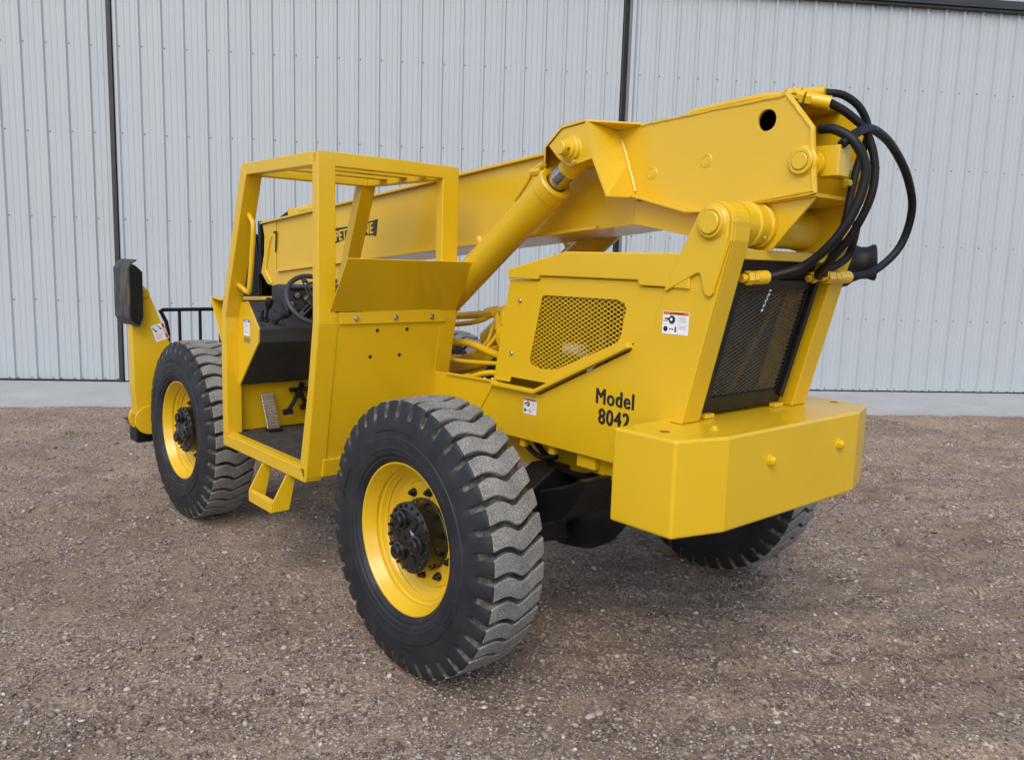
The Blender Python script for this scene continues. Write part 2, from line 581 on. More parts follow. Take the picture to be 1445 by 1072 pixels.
def leaf(name, a0, nsheets, y, sheet=SHEET, z0=0.035, z1=5.9, base=True):
    # backing frame of the leaf, then its sheets and screws as children
    mb = MB()
    a1 = a0 + nsheets * 3 * PITCH
    mb.box(a0, a1, y + 0.02, y + 0.07, z0 + 0.02, z1)
    o = mb.build(name, M_WALL, None, origin=(0, 0, 0))
    bchild(o, bld)
    for k in range(nsheets):
        p = bpy.data.objects.new("wall_panel", sheet)
        COL.objects.link(p)
        p.location = (a0 + k * 3 * PITCH, y - 0.0015 * (k % 2), 0)
        bchild(p, o)
    sc = MB()
    for r in ([0.05] if base else []) + [i * 1.172 for i in range(1, 7)]:
        if not (z0 < r < z1):
            continue
        for k in range(nsheets * 3):
            for off in ((0.085, 0.27) if r < 0.1 else (0.088,)):
                a = a0 + k * PITCH + off + random.uniform(-0.004, 0.004)
                zz = r + random.uniform(-0.006, 0.006)
                b = len(sc.v)
                sc.lathe([(0, 0.011), (0.004, 0.011), (0.0045, 0.006), (0.010, 0.005)], (a, y + 0.0005, zz), (0, -1, 0), 7, 0, False)
                sc.f.append(tuple(b + 21 + i for i in range(7))); sc.m.append(0); sc.s.append(False)
    s = sc.build("panel_screw", M_GREYTRIM, None, origin=(0, 0, 0))
    s["kind"] = "stuff"
    bchild(s, o)
    return o
leaf("wall_section", -4.43 + 0.075 - 14 * 3 * PITCH, 14, 0.06)
leaf("sliding_door", -4.265, 8, 0.0)
leaf("sliding_door", 3.075, 14, 0.0)
leaf("upper_wall", -4.43 + 0.075 - 14 * 3 * PITCH, 38, 0.05, UPPER, 6.05, 7.6, False)
def bpart(name, mb, mats, bevel=0.0):
    o = mb.build(name, mats, None, bevel, origin=(0, 0, 0))
    bchild(o, bld)
    return o
mb = MB(); mb.box(-4.335, -4.275, -0.03, 0.05, 0.0, 5.9); bpart("door_jamb", mb, M_DARKTRIM, 0.004)
mb = MB(); mb.box(2.905, 2.965, 0.03, 0.06, 0.0, 5.9); bpart("door_gap", mb, M_BLK)
mb = MB(); mb.box(2.968, 3.006, -0.020, 0.05, 0.02, 5.9); bpart("door_seal", mb, M_GREYTRIM, 0.004)
mb = MB(); mb.box(3.008, 3.066, -0.026, 0.05, 0.02, 5.9); bpart("door_edge_trim", mb, M_WALL, 0.004)
mb = MB(); mb.box(2.885, 2.904, -0.024, 0.05, 0.02, 5.9); bpart("door_edge_trim", mb, M_DARKTRIM, 0.004)
mb = MB()
mb.box(-18, 18, -0.11, 0.04, 5.965, 6.05)
mb.box(-18, 18, -0.125, -0.02, 5.925, 5.962)
mb.box(-18, 18, -0.09, 0.04, 5.885, 5.922)
bpart("door_track", mb, M_DARKTRIM, 0.005)
mb = MB(); mb.box(-22, 20, 0.0, 0.05, 0.008, 0.034); bpart("base_gap", mb, M_BLK)
mb = MB()
mb.box(-22, 20, 0.16, 0.4, 0.0, 7.55)
mb.box(-22, 20, 0.41, 12.0, 7.3, 7.5)
mb.box(-22, -21.8, 0.41, 12.0, 0.0, 7.29)
mb.box(19.8, 20, 0.41, 12.0, 0.0, 7.29)
bpart("shed_shell", mb, M_WALL)

# ------------------------------------------------------------------ telehandler
YM = 1.281
R0 = 0.6386
tele = empty("telehandler", (-1.3, YM, 0))
tag(tele, "yellow telescopic handler with open cab and black hoses parked on the gravel", "telehandler")

# ---- wheels
NL = 38
def tyre_mesh():
    mb = MB()
    # rows across the tyre: (y from outer shoulder plane, radius, groove depth, tread coordinate s, is tread)
    rows = [(0.030, 0.338, 0, 0, 0), (0.004, 0.352, 0, 0, 0), (-0.014, 0.372, 0, 0, 0), (-0.0145, 0.384, 0, 0, 0), (-0.020, 0.388, 0, 0, 0), (-0.0225, 0.396, 0, 0, 0), (-0.0235, 0.399, 0, 0, 0), (-0.0225, 0.402, 0, 0, 0), (-0.0265, 0.415, 0, 0, 0), (-0.028, 0.418, 0, 0, 0), (-0.027, 0.422, 0, 0, 0), (-0.0285, 0.440, 0, 0, 0), (-0.029, 0.470, 0, 0, 0), (-0.0245, 0.475, 0, 0, 0),
            (-0.022, 0.515, 0, 0, 0), (-0.017, 0.545, 0.000, 0, 0), (-0.010, 0.568, 0.011, 0, 0), (-0.003, 0.595, 0.026, 0, 0), (0.004, 0.620, 0.036, 0, 0),
            (0.014, 0.632, 0.040, 0.03, 1)]
    half = list(rows)
    W = 0.30
    tread = [(s * W, 0.632 + 0.008 * (1 - (2 * s - 1) ** 2), 0.036, s, 1) for s in (0.07, 0.12, 0.17, 0.22, 0.27, 0.32, 0.37, 0.42, 0.47, 0.52, 0.57, 0.62, 0.67, 0.72, 0.77, 0.82, 0.87, 0.93)]
    allr = half + tread + [(W - y, r, d, 1 - s, t) for y, r, d, s, t in reversed(half)]
    pitch = 2 * math.pi / NL
    ks = [0.0, 0.12, 0.28, 0.42, 0.52, 0.72, 0.86, 1.0]
    kv = [0.0, 0.09, 0.17, 0.04, -0.22, 0.10, 0.32, 0.50]
    def off(s):
        # smoothed over a short window so that the lug edges curve
        return float(np.mean([np.interp(s + q, ks, kv) for q in (-0.06, -0.03, 0.0, 0.03, 0.06)])) * pitch
    NC = 8
    n = NL * NC
    grid = []
    for (y, r, d, s, t) in allr:
        ed = min(s, 1 - s) if t else 0.0
        gw = 0.22 if not t else (0.22 - 0.08 * min(1, ed / 0.25))
        o = off(s if t else (0.0 if y < W / 2 else 1.0))
        row = []
        for k in range(NL):
            for c, (f, dep) in enumerate(((0.0, 1), (0.040, 0.16), (0.085, 0), (0.5 - gw / 2, -0.02), (1 - gw - 0.085, 0), (1 - gw - 0.040, 0.16), (1 - gw, 1), (1 - gw * 0.5, 1.05))):
                a = (k + f) * pitch + o + (0.0 if d == 0 else 0.0)
                rr = r - d * dep
                yy = y
                if d and not t:
                    yy = y + (0.010 if y < W / 2 else -0.010) * dep * (d / 0.036)
                row.append((rr * math.cos(a), yy, rr * math.sin(a)))
        grid.append(row)
    vs = [p for row in grid for p in row]
    base = len(mb.v)
    mb.v += vs
    for i in range(len(allr) - 1):
        t = allr[i][4] and allr[i + 1][4]
        d = min(allr[i][2], allr[i + 1][2])
        for j in range(n):
            a, b = base + i * n + j, base + i * n + (j + 1) % n
            mb.f.append((a, b, b + n, a + n))
            c = j % NC
            top = c in (1, 2, 3, 4)
            if t:
                mi = 1 if top else 2
            else:
                mi = 0 if (top or d == 0) else 2
            mb.m.append(mi)
            mb.s.append(not (t or d > 0) or False)
    for a0, a1, r0, r1 in ((150, 163, 0.482, 0.494), (166, 169, 0.478, 0.500), (196, 226, 0.443, 0.455), (20, 46, 0.443, 0.455), (318, 340, 0.443, 0.455), (250, 282, 0.500, 0.506), (80, 112, 0.500, 0.506)):
        n_ = max(2, int((a1 - a0) / 1.6))
        for q in range(n_):
            if r1 - r0 > 0.008 and q % 2 and a1 - a0 > 15:
                continue
            t0, t1 = math.radians(a0 + (a1 - a0) * q / n_), math.radians(a0 + (a1 - a0) * (q + 0.9) / n_)
            y0 = -0.0285 if r0 < 0.46 else -0.0245
            b_ = len(mb.v)
            for rr, yy in ((r0, y0 + 0.004), (r1, y0 + 0.004), (r0 + 0.001, y0 - 0.0028), (r1 - 0.001, y0 - 0.0028)):
                for t in (t0, t1):
                    mb.v.append((rr * math.cos(t), yy, rr * math.sin(t)))
            for f in ((4, 5, 7, 6), (0, 1, 5, 4), (2, 6, 7, 3), (0, 4, 6, 2), (1, 3, 7, 5)):
                mb.f.append(tuple(b_ + i for i in f)); mb.m.append(0); mb.s.append(False)
    me = bpy.data.meshes.new("tyre")
    me.from_pydata(mb.v, [], mb.f)
    for mm in (M_SIDEW, M_TREAD, M_GROOVE):
        me.materials.append(mm)
    me.polygons.foreach_set("material_index", mb.m)
    me.polygons.foreach_set("use_smooth", mb.s)
    me.update()
    me.set_sharp_from_angle(angle=math.radians(38))
    return me
def mesh_of(mb, name, mats):
    o = mb.build(name, mats, None, origin=(0, 0, 0))
    me = o.data
    bpy.data.objects.remove(o)
    return me
TYRE = tyre_mesh()
mb = MB()
mb.lathe([(0.020, 0.356), (0.002, 0.357), (-0.006, 0.352), (-0.006, 0.345), (0.004, 0.338), (0.020, 0.333), (0.040, 0.318), (0.052, 0.313), (0.058, 0.316),
          (0.066, 0.314), (0.072, 0.304), (0.092, 0.298), (0.100, 0.290), (0.106, 0.294), (0.112, 0.284), (0.128, 0.272), (0.134, 0.262), (0.134, 0.252), (0.126, 0.244), (0.126, 0.10)],
         (0, 0, 0), (0, 1, 0), 96)
mb.lathe([(0.20, 0.29), (0.28, 0.30), (0.30, 0.345)], (0, 0, 0), (0, 1, 0), 64)
RIM = mesh_of(mb, "rim", M_YEL)
mb = MB()
mb.lathe([(0.160, 0.170), (0.146, 0.170), (0.142, 0.164), (0.075, 0.160), (0.073, 0.165), (0.058, 0.165), (0.056, 0.158), (0.050, 0.150), (0.050, 0.06), (0.040, 0.052), (0.040, 0.012), (0.046, 0.010), (0.046, 0.0)],
         (0, 0, 0), (0, 1, 0), 48)
for k in range(20):
    a = 2 * math.pi * (k + 0.5) / 20
    mb.hexhead((0.150 * math.cos(a), 0.053, 0.150 * math.sin(a)), (0, -1, 0), 0.0085, 0.010, 0, False)
for k in range(3):
    a = math.radians(15 + 120 * k)
    c = (0.088 * math.cos(a), 0.052, 0.088 * math.sin(a))
    mb.lathe([(0, 0.047), (0.018, 0.045), (0.022, 0.036), (0.038, 0.034), (0.042, 0.029), (0.042, 0.014), (0.036, 0.012), (0.036, 0)], c, (0, -1, 0), 24)
for k in range(3):
    a = math.radians(75 + 120 * k)
    mb.bar((0.060 * math.cos(a), 0.050, 0.060 * math.sin(a)), (0.125 * math.cos(a), 0.050, 0.125 * math.sin(a)), 0.035, 0.014, (0, 1, 0))
for k in range(10):
    a = 2 * math.pi * (k + 0.3) / 10
    mb.lathe([(0.0, 0.017), (0.005, 0.016), (0.005, 0.0)], (0.1615 * math.cos(a), 0.110, 0.1615 * math.sin(a)), (math.cos(a), 0, math.sin(a)), 12)
M_GLOSS = simple("gloss_black_paint", (0.005, 0.005, 0.0055), (0.010, 0.010, 0.010), 0.2, scale=8, bscale=40, bstr=0.12, r2=0.34, coat=0.3)
HUB = mesh_of(mb, "hub", M_GLOSS)
mb = MB(); mb.hexhead((0, 0, 0), (0, -1, 0), 0.0155, 0.026); mb.cyl((0, -0.022, 0), (0, -0.034, 0), 0.008, 10)
NUT = mesh_of(mb, "lug_nut", M_GLOSS)
def inst(name, me, loc, parent, rot=(0, 0, 0)):
    o = bpy.data.objects.new(name, me)
    COL.objects.link(o)
    o.parent = parent
    o.location = loc
    o.rotation_euler = rot
    return o
def wheel(x, side, spin, steer):
    y = 0.0 if side < 0 else 2 * YM
    w = empty("wheel", (x, y, R0 - 0.007), tele)
    w.rotation_euler = (0, 0, math.radians(steer) + (0 if side < 0 else math.pi))
    inst("tyre", TYRE, (0, 0, 0), w, (0, math.radians(spin), 0))
    inst("rim", RIM, (0, 0.009, 0), w)
    inst("hub", HUB, (0, -0.022, 0), w, (0, math.radians(spin * 3 + 20), 0))
    for k in range(10):
        a = math.radians(36 * k + 12 + spin)
        inst("lug_nut", NUT, (0.203 * math.cos(a), 0.135, 0.203 * math.sin(a)), w, (0, random.uniform(0, 1), 0))
wheel(0.0, -1, 0, 0.7)
wheel(-2.8968, -1, 3, 0.6)
wheel(0.0, 1, 5, 0.7)
wheel(-2.8968, 1, 2, 0.6)

# ---- chassis
ch = empty("chassis", (-1.0, YM, 0.9), tele)
YP0, YP1 = 0.7955, 0.905          # left post outer and inner face
MIR = 1.275 * 2                 # mirror plane of frame, posts and boom
def both(fn):
    fn(lambda y: y); fn(lambda y: MIR - y)
def side_plate(my):
    mb = MB()
    pts = ([(-3.45, 0.95), (-0.728, 0.965), (-0.15, 0.991), (0.60, 0.991), (0.862, 0.991), (0.862, 1.236), (0.926, 1.236), (1.112, 2.0)]
           + arc(1.026, 2.069, 0.088, -10, 155, 12) + [(0.797, 1.806), (0.746, 1.64), (0.66, 1.60), (0.625, 1.5165), (0.045, 1.238), (-0.30, 1.238), (-0.30, 1.266), (-0.728, 1.256), (-3.45, 1.10)])
    mb.prism(pts, my(0.78), my(0.795))
    mb.build("side_plate", M_YEL, ch, 0.003)
both(side_plate)
def ledge(my):
    mb = MB()
    t = 0.020
    pts = [(-0.311, 1.243), (0.028, 1.243), (0.637, 1.533), (0.629, 1.533 + t), (0.022, 1.243 + t), (-0.311, 1.243 + t)]
    mb.prism(pts, my(0.745), my(0.785))
    mb.build("ledge", M_YEL, ch, 0.004)
both(ledge)
def crease(my):
    mb = MB()
    mb.bar((-0.47, my(0.779), 1.03), (-0.318, my(0.779), 1.245), 0.006, 0.012, (0, 1, 0))
    mb.bar((-0.728, my(0.779), 1.252), (-0.30, my(0.779), 1.262), 0.02, 0.012, (0, 0, 1))
    mb.build("frame_flange", M_YEL, ch, 0.002)
both(crease)
POST = [(0.70, 1.236), (0.926, 1.236), (1.118, 1.99)] + arc(1.026, 2.069, 0.088, -10, 155, 12) + [(0.795, 1.806), (0.735, 1.56)]
POST[2] = (1.112, 2.0)
def post(my):
    mb = MB()
    mb.prism(POST, my(YP0), my(YP1))
    mb.build("boom_post", M_YEL, ch, 0.006, 2)
both(post)
def gusset(my):
    mb = MB()
    pts = [(0.985, 1.80), (1.02, 1.777), (1.040, 1.778), (1.052, 1.80), (1.102, 2.0)] + arc(1.026, 2.069, 0.078, -10, 155, 12) + [(0.802, 1.803), (0.804, 1.786), (0.965, 1.872), (0.985, 1.870)]
    pts = [(1.006, 1.79), (1.022, 1.776), (1.038, 1.776), (1.050, 1.792), (1.103, 2.01)] + arc(1.026, 2.069, 0.078, -8, 155, 12) + [(0.806, 1.806), (0.806, 1.786), (0.966, 1.868), (0.982, 1.866)]
    mb.prism(pts, my(0.765), my(0.7795))
    mb.build("post_doubler", M_YEL, ch, 0.005, 3)
    mb = MB()
    c = Vector((1.026, my(0.765), 2.069)); d = Vector((0, my(0.0) - my(1.0), 0)).normalized()
    mb.lathe([(0, 0.071), (0.004, 0.068), (0.007, 0.062), (0.015, 0.061), (0.019, 0.057), (0.019, 0.049), (0.014, 0.048), (0.014, 0.046), (0.024, 0.046), (0.028, 0.042), (0.028, 0.0)], c, d, 40)
    mb.build("pivot_pin", M_YEL, ch)
    # weld bead down the rear corner of the post
    mb = MB()
    P = [(1.118 + 0.012, my(0.768), 2.03)] + [(1.106 - 0.0645 * (i / 6), my(0.7735), 2.0 - 0.21 * (i / 6)) for i in range(7)]
    mb.tube(P[1:], 0.006, 6)
    mb.build("weld_bead", M_YEL, ch)
both(gusset)
# counterweight bumper
mb = MB()
BT, BB = 1.2347, 0.8406
foot = [(0.80, 0.490), (0.836, 0.493), (1.119, 0.520), (1.160, 0.54), (1.189, 0.756), (1.189, 1.806), (1.112, 2.04), (0.836, 2.069), (0.80, 2.069)]
foot = [(0.80, 0.493), (1.119, 0.495), (1.189, 0.745), (1.189, 1.806), (1.119, 2.03), (0.80, 2.069)]
mb.ext([(x, y, BB) for x, y in foot], (0, 0, BT - BB))
cw = mb.build("counterweight", M_YEL, ch, 0.012, 3)
mb = MB()
for y, z in ((1.053, 1.098), (1.632, 1.098)):
    mb.mark().hexhead((1.188, y, z), (1, 0, 0), 0.0195, 0.026)
    mb.cyl((1.210, y, z), (1.217, y, z), 0.010, 12)
mb.build_each("counterweight_bolt", M_YEL, cw)
mb = MB()
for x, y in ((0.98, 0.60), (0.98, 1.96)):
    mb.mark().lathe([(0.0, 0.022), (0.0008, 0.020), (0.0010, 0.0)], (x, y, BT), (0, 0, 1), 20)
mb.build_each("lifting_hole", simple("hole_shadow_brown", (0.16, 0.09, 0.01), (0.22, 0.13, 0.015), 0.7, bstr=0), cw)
mb = MB(); mb.hexhead((1.055, 0.83, BT), (0, 0, 1), 0.013, 0.012)
mb.build("cover_bolt", M_YEL, cw)
# radiator grille between the posts; its plane leans like the posts
def gp(y, z, off=0.0):
    return (0.926 + 0.2546 * (z - 1.235) - 0.05 + off, y, z)
gr = empty("radiator_grille", gp(1.275, 1.54), ch)
def gplate(name, outer, hole, th, mat, off=0.0, bevel=0.003, parent=gr):
    mb = MB()
    mb.ext([gp(y, z, off) for y, z in outer], (-th, 0, th * 0.2546), 0, [[gp(y, z, off) for y, z in hole]] if hole else ())
    return mb.build(name, mat, parent, bevel)
gplate("grille_frame", [(0.950, 1.255), (1.597, 1.255), (1.597, 1.845), (0.950, 1.845)], [(1.01, 1.325), (1.545, 1.325), (1.545, 1.805), (1.01, 1.805)], 0.02, M_BLK)
gplate("grille_side_channel", [(1.553, 1.30), (1.588, 1.28), (1.592, 1.85), (1.560, 1.84)], None, 0.018, M_BLK, 0.021)
gplate("baffle", [(1.00, 1.845), (1.60, 1.845), (1.60, 1.935), (1.00, 1.935)], None, 0.01, M_BLK, -0.03)
def strands(y0, y1, z0, z1, slope, step, w, t, P):
    # expanded metal clipped to a rectangle in (u, v); P maps to 3D
    mb = MB()
    for sg in (1, -1):
        c = -abs(slope) * (y1 - y0) - step
        while c < (z1 - z0) + abs(slope) * (y1 - y0) + step:
            pts = []
            for k in range(2):
                pass
            # line v = c + sg*slope*(u-u0)
            a, b = (y0, z0 + c), (y1, z0 + c + sg * slope * (y1 - y0))
            t0, t1 = 0.0, 1.0
            dz = b[1] - a[1]
            for lim, s in ((z0, 1), (z1, -1)):
                f0, f1 = s * (a[1] - lim), s * (b[1] - lim)
                if f0 < 0 and f1 < 0:
                    t0, t1 = 1, 0
                elif f0 < 0:
                    t0 = max(t0, f0 / (f0 - f1))
                elif f1 < 0:
                    t1 = min(t1, f0 / (f0 - f1))
            if t1 > t0 + 1e-4:
                p = (a[0] + (b[0] - a[0]) * t0, a[1] + dz * t0)
                q = (a[0] + (b[0] - a[0]) * t1, a[1] + dz * t1)
                mb.bar(P(*p, 0.0 if sg > 0 else t), P(*q, 0.0 if sg > 0 else t), w, t, P.up)
            c += step
    return mb
class GP:
    up = (1, 0, -0.2546)
    def __call__(self, y, z, o): return gp(y, z, -0.012 - o)
gm = strands(1.01, 1.545, 1.325, 1.805, 0.45, 0.0200, 0.0040, 0.003, GP())
gmo = gm.build("mesh_screen", simple("worn_black_mesh", (0.045, 0.043, 0.042), (0.075, 0.072, 0.068), 0.5, scale=12), gr)
gplate("radiator_core", [(0.97, 1.26), (1.63, 1.26), (1.63, 1.83), (0.97, 1.83)], [(1.462, 1.69), (1.484, 1.69), (1.510, 1.815), (1.488, 1.815)], 0.004, M_CORE, -0.16)
mb = MB()
mb.mark().bar(gp(1.30, 1.30, -0.11), gp(1.50, 1.80, -0.11), 0.03, 0.02, (1, 0, 0))
mb.mark().bar(gp(1.10, 1.30, -0.11), gp(1.13, 1.80, -0.11), 0.035, 0.02, (1, 0, 0))
mb.build_each("radiator_strut", simple("dark_yellow_paint", (0.16, 0.095, 0.02), (0.26, 0.16, 0.03), 0.6), gr)  # struts in a darker yellow than the frame
mb = MB()
for y in (1.00, 1.56):
    x, _, z = gp(y, 1.25, 0.0)
    mb.mark().box(x - 0.005, x + 0.03, y - 0.035, y + 0.035, 1.2365, 1.256)
mb.build_each("grille_clip", M_YEL, gr, 0.003)
mb = MB(); mb.box(1.005, 1.075, 0.906, 1.641, 1.93, 1.972)
mb.box(1.0, 1.03, 0.906, 0.96, 1.875, 1.929)
mb.build("cross_beam", M_YEL, ch, 0.004)
# frame rails and deck seen between cab and engine
mb = MB()
mb.mark().box(-3.55, 0.79, 0.97, 1.05, 0.80, 1.10); mb.mark().box(-3.55, 0.79, 1.50, 1.58, 0.80, 1.10)
for x in (-3.5, -2.2, -0.9):
    mb.mark().box(x, x + 0.12, 1.051, 1.499, 0.82, 1.08)
mb.build_each("frame_rail", M_YEL, ch, 0.004)
mb = MB(); mb.box(-0.95, -0.32, 0.796, 1.754, 1.08, 1.10)
mb.build("deck_plate", M_YEL, ch, 0.003)
# axles
def axle(x):
    ax = empty("axle", (x, YM, R0), tele)
    mb = MB()
    mb.ext([(x - 0.09, 0.30, 0.55), (x - 0.09, 0.62, 0.50), (x - 0.09, 0.95, 0.46), (x - 0.09, 1.62, 0.46), (x - 0.09, 1.95, 0.50), (x - 0.09, 2.26, 0.55),
            (x - 0.09, 2.26, 0.73), (x - 0.09, 1.9, 0.74), (x - 0.09, 1.7, 0.86), (x - 0.09, 0.86, 0.86), (x - 0.09, 0.66, 0.74), (x - 0.09, 0.30, 0.73)], (0.18, 0, 0))
    mb.build("axle_housing", M_BLK, ax, 0.012)
    mb = MB()
    mb.lathe([(-0.24, 0.0), (-0.235, 0.12), (-0.18, 0.20), (-0.05, 0.245), (0.05, 0.245), (0.16, 0.20), (0.22, 0.12), (0.225, 0.0)], (x, 1.20, 0.60), (0, 1, 0), 32)
    mb.lathe([(0.0, 0.18), (0.13, 0.15), (0.20, 0.08), (0.26, 0.07), (0.26, 0.0)], (x, 1.20, 0.60), (1 if x < -1 else -1, 0, 0), 24)
    mb.build("differential", M_BLK, ax)
    mb = MB()
    mb.cyl((x + 0.13, 0.42, 0.60), (x + 0.13, 0.80, 0.60), 0.035, 16); mb.cyl((x + 0.13, 0.80, 0.60), (x + 0.13, 1.06, 0.60), 0.022, 14)
    mb.bar((x + 0.05, 0.40, 0.61), (x + 0.16, 0.36, 0.60), 0.05, 0.06)
    mb.build("steering_cylinder", M_BLK, ax)
    return ax
axle(0.0); axle(-2.8968)
mb = MB()
mb.prism([(0.16, 0.64), (0.34, 0.68), (0.46, 0.82), (0.50, 0.91), (0.46, 0.91), (0.36, 0.85), (0.20, 0.80)], 0.66, 1.90)
mb.build("axle_cradle", M_BLK, ch, 0.006)
mb = MB()
mb.mark().prism([(0.30, 0.99), (0.34, 0.90), (0.48, 0.90), (0.62, 0.80), (0.80, 0.80), (0.80, 0.99)], 0.84, 0.86)
mb.mark().prism([(0.30, 0.99), (0.34, 0.90), (0.48, 0.90), (0.62, 0.80), (0.80, 0.80), (0.80, 0.99)], 1.69, 1.71)
mb.mark().box(0.30, 0.42, 0.80, 0.84, 0.925, 0.989)
mb.mark().box(0.10, 0.14, 0.80, 0.83, 0.945, 0.989)
mb.mark().box(-0.12, -0.08, 0.80, 0.83, 0.945, 0.989)
mb.build_each("axle_bracket", M_YEL, ch, 0.003)
mb = MB()
mb.box(-0.60, 0.30, 1.05, 1.55, 0.86, 1.02)
mb.cyl((-0.55, 1.275, 0.80), (-1.9, 1.275, 0.72), 0.045, 16)
mb.tube([(-0.1, 0.88, 0.98), (0.05, 0.90, 0.86), (0.25, 0.95, 0.84), (0.34, 1.0, 0.95)], 0.016, 8, spline=5)
mb.tube([(-0.3, 0.92, 0.99), (-0.05, 0.86, 0.90), (0.1, 0.86, 0.92)], 0.014, 8, spline=5)
mb.build("driveline", M_BLK, ch)

# ---- engine housing
eng = empty("engine_housing", (0.3, 1.275, 1.5), tele)
mb = MB()
mb.prism([(-0.217, 1.857), (0.193, 1.949), (0.93, 1.949), (0.93, 1.80), (0.80, 1.806), (0.662, 1.806), (0.652, 1.829), (0.024, 1.829), (0.012, 1.809), (-0.214, 1.809)], 0.768, 1.782)
mb.build("hood", M_YEL, eng, 0.007, 3)
GH = [(0.030, 1.724), (0.045, 1.735), (0.525, 1.738), (0.570, 1.724), (0.582, 1.700), (0.556, 1.572), (0.530, 1.541), (0.150, 1.378), (0.030, 1.367), (-0.040, 1.386), (-0.046, 1.405)]
SP = [(-0.213, 1.804), (0.010, 1.804), (0.020, 1.8255), (0.655, 1.8255), (0.666, 1.802), (0.82, 1.802), (0.74, 1.57), (0.655, 1.556), (0.60, 1.545), (0.125, 1.302), (-0.185, 1.300), (-0.195, 1.272), (-0.327, 1.270)]
def engside(my, hole):
    mb = MB()
    mb.prism(SP, my(0.784), my(0.790), 0, [GH if hole else [(0.03, 1.724), (0.045, 1.735), (0.56, 1.795), (0.76, 1.795), (0.70, 1.60), (0.53, 1.541), (0.15, 1.378), (0.03, 1.367)]])
    o = mb.build("side_panel", M_YEL, eng, 0.002)
    return o
sp = engside(lambda y: y, True); engside(lambda y: MIR - y, False)
mb = MB()
for x, z in ((-0.13, 1.700), (-0.185, 1.425), (-0.335, 1.268), (-0.40, 1.262)):
    mb.mark().lathe([(0, 0.012), (0.004, 0.012), (0.009, 0.008), (0.010, 0.0)], (x, 0.784, z), (0, -1, 0), 14)
mb.build_each("panel_screw", M_STEEL, sp)
# expanded metal behind the panel opening, clipped to the opening grown a little
def clip_convex(a, b, poly):
    t0, t1 = 0.0, 1.0
    cx = sum(p[0] for p in poly) / len(poly); cz = sum(p[1] for p in poly) / len(poly)
    for i in range(len(poly)):
        p, q = poly[i], poly[(i + 1) % len(poly)]
        nx, nz = -(q[1] - p[1]), q[0] - p[0]
        if nx * (cx - p[0]) + nz * (cz - p[1]) < 0:
            nx, nz = -nx, -nz
        f0 = nx * (a[0] - p[0]) + nz * (a[1] - p[1]); f1 = nx * (b[0] - p[0]) + nz * (b[1] - p[1])
        if f0 < 0 and f1 < 0:
            return None
        if f0 < 0: t0 = max(t0, f0 / (f0 - f1))
        elif f1 < 0: t1 = min(t1, f0 / (f0 - f1))
    if t1 <= t0 + 1e-3:
        return None
    L = lambda t: (a[0] + (b[0] - a[0]) * t, a[1] + (b[1] - a[1]) * t)
    return L(t0), L(t1)
cx, cz = 0.27, 1.57
GHG = [(cx + (x - cx) * 1.04, cz + (z - cz) * 1.06) for x, z in GH]
mb = MB()
for sg in (1, -1):
    c = 0.6
    while c < 2.6:
        sl = 0.53 * sg
        seg = clip_convex((-0.3, c + sl * -0.57), (0.9, c + sl * 0.63), GHG)
        if seg:
            (xa, za), (xb, zb) = seg
            yy = 0.7925 if sg > 0 else 0.7955
            mb.bar((xa, yy, za), (xb, yy, zb), 0.0045, 0.003, (0, 1, 0))
        c += 0.0212
mb.build("mesh_screen", M_YEL, sp)
mb = MB()
mb.ext([(-0.213, 0.80, 1.804), (-0.327, 0.80, 1.10), (-0.315, 0.80, 1.10), (-0.201, 0.80, 1.804)], (0, 0.95, 0))
mb.build("front_bulkhead", M_YEL, eng, 0.002)
M_ENG = simple("engine_shaded_yellow", (0.10, 0.06, 0.012), (0.30, 0.185, 0.02), 0.5, scale=9)  # yellow darkened so the shade of the engine bay is in the colour
mb = MB()
mb.box(0.10, 0.70, 1.12, 1.45, 1.12, 1.52)
mb.box(0.15, 0.66, 1.16, 1.40, 1.52, 1.66)
mb.cyl((0.40, 1.05, 1.42), (0.40, 1.05, 1.20), 0.05, 16)
mb.cyl((0.12, 1.08, 1.55), (0.60, 1.02, 1.45), 0.025, 12)
mb.bar((0.25, 0.86, 1.30), (0.58, 0.86, 1.62), 0.035, 0.03)
mb.bar((0.30, 0.95, 1.05), (0.30, 0.95, 1.75), 0.04, 0.04, (0, 1, 0))
mb.build("engine_block", M_ENG, eng, 0.01)
mb = MB()
mb.mark().cyl((0.02, 0.98, 1.46), (0.14, 0.98, 1.46), 0.035, 14); mb.mark().cyl((0.28, 0.92, 1.36), (0.42, 0.92, 1.36), 0.06, 16)
mb.build_each("oil_filter", M_WHITE, eng)
mb = MB(); mb.box(-0.18, 0.85, 0.97, 1.74, 1.04, 1.06); mb.build("belly_pan", M_BLK, eng)
mb = MB()
mb.lathe([(0.0, 0.0), (0.005, 0.10), (0.08, 0.112), (0.10, 0.09), (0.10, 0.0)], (-0.235, 1.00, 1.64), (-1, 0, 0), 28)
mb.build("air_cleaner", M_BLK, eng)
# intake rubber boot on the far side
mb = MB()
mb.lathe([(-0.12, 0.0), (-0.12, 0.18), (-0.02, 0.185), (0.02, 0.172), (0.05, 0.142), (0.065, 0.122), (0.10, 0.112), (0.12, 0.096), (0.16, 0.080), (0.19, 0.080), (0.21, 0.088), (0.225, 0.090), (0.23, 0.082), (0.22, 0.07), (0.16, 0.05), (0.16, 0.0)],
         (0.875, 1.965, 1.93), (0.86, 0.50, 0.06), 32)
mb.build("air_intake_boot", M_HOSE, eng)

